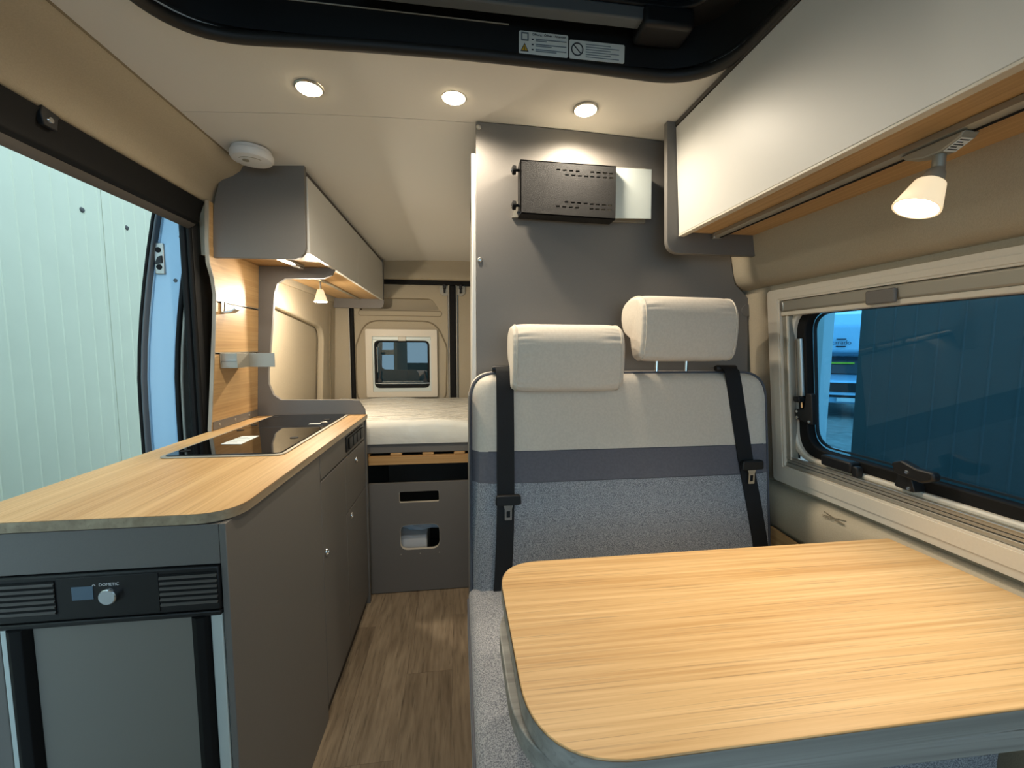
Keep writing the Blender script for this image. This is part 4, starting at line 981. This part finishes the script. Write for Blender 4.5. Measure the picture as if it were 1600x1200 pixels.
lathe('table_foot', [(0, 0), (.09, 0), (.09, .008), (.03, .02), (0, .02)], (.45, .475, 0), (0, 0, 1), 'alu', tb, 28)
box('wall_rail', .978, .985, .25, TY1-.02, TZ-.03, TZ-.006, 'alu_dull', tb, .002)

# ================================================================== RIGHT OVERHEAD CABINET
ro = thing('overhead_cabinet', 'white fronted overhead cabinet with oak underside above the side window', 'cabinet', (.78, .5, 1.51))
ext('end_panel', fillet([(.600, 1.884), (.614, 1.513), (.925, 1.513), (.905, 1.62), (.868, 1.76), (.80, 1.86), (.79, 1.875)], [.004, .042, 0, 0, 0, 0, 0], 8), 'y', 1.168, 1.186, 'grey', ro, bevel=.0015)
RX = .650
ext('cabinet_door', [(RX-.024, 1.866), (RX-.008, 1.868), (RX+.014, 1.566), (RX-.002, 1.566)], 'y', -.6, 1.166, 'white_lam', ro, bevel=.0015)
box('door_edge', RX-.003, RX+.015, -.6, 1.166, 1.5605, 1.5655, 'cream', ro, .001)
box('bottom_board', RX+.014, .905, -.6, 1.167, 1.5735, 1.589, 'oak_panel', ro, .001)
ext('top_rail', [(RX-.026, 1.869), (RX+.0, 1.869), (RX+.0, 1.879), (RX-.026, 1.879)], 'y', -.6, 1.166, 'grey_dark', ro)
ext('lamp_rail', [(.752, 1.5725), (.772, 1.5725), (.774, 1.562), (.768, 1.5585), (.756, 1.5585), (.750, 1.562)], 'y', -.6, 1.150, 'alu_dull', ro)
tube('rail_groove', [(.768, y, 1.5582) for y in (-.6, .2, 1.148)], .0025, 'rubber', ro, 6)
box('rail_end_cap', .749, .775, 1.150, 1.164, 1.556, 1.5725, 'alu', ro, .002)
def big_spot():
    base = px(1465, 235, 'z', 1.548)
    X0, Y0 = .764, px(1466, 262, 'x', .764).y
    t = thing('spot_lamp', 'large lit spot lamp hanging from the rail over the table', 'lamp', (X0, Y0, 1.46))
    ad = ext('rail_adaptor', [(Y0-.042, 1.5575), (Y0+.050, 1.5575), (Y0+.040, 1.548), (Y0+.012, 1.540), (Y0-.012, 1.540), (Y0-.036, 1.550)], 'x', X0-.014, X0+.014, 'alu_dull', t, bevel=.002)
    bm = bmesh.new(); ext_bm(bm, [(Y0-.036, 1.5497), (Y0-.013, 1.5397), (Y0-.0132, 1.5393), (Y0-.0362, 1.5493)], 'x', X0-.011, X0+.011); lb_ = link('label', bm, 'paper', ad)
    for k in range(5):
        s = .1+.17*k; yy = Y0-.036+.023*s; zz = 1.5492-.010*s
        box('printed_mark', X0-.009, X0+.008-(k % 2)*.006, yy, yy+.0018, zz-.0008, zz, 'ink', lb_, 0)
    tube('stem', [(X0, Y0, 1.541), (X0, Y0, 1.515)], .0085, 'alu_dull', t, 14)
    end = px(1431, 326, 'x', .735); ax = (end-Vector((X0, Y0, 1.520))); L_ = ax.length; ax.normalize()
    end = Vector((X0, Y0, 1.52))+ax*L_
    o = Vector((X0, Y0, 1.520))
    sk = lathe('socket', [(0, 0), (.008, .0), (.013, .008), (.015, .02), (.015, .026), (0, .026)], o, ax, 'alu_dull', t, 28)
    lathe('shade', [(.015, .022), (.0205, .026), (.0315, L_-.002), (.0315, L_), (.0285, L_), (.019, .03)], o, ax, 'frost', t, 32)
    lathe('lens', [(0, L_-.005), (.0255, L_-.005), (.0255, L_-.003), (0, L_-.002)], o, ax, 'bulb_spot', t, 32)
    p = o+ax*(L_+.012)
    lamp('spot_light', 'SPOT', p, p+Vector((-.22, .02, -1)), SPOT_W, WARM, t, .022, 95, 1)
big_spot()
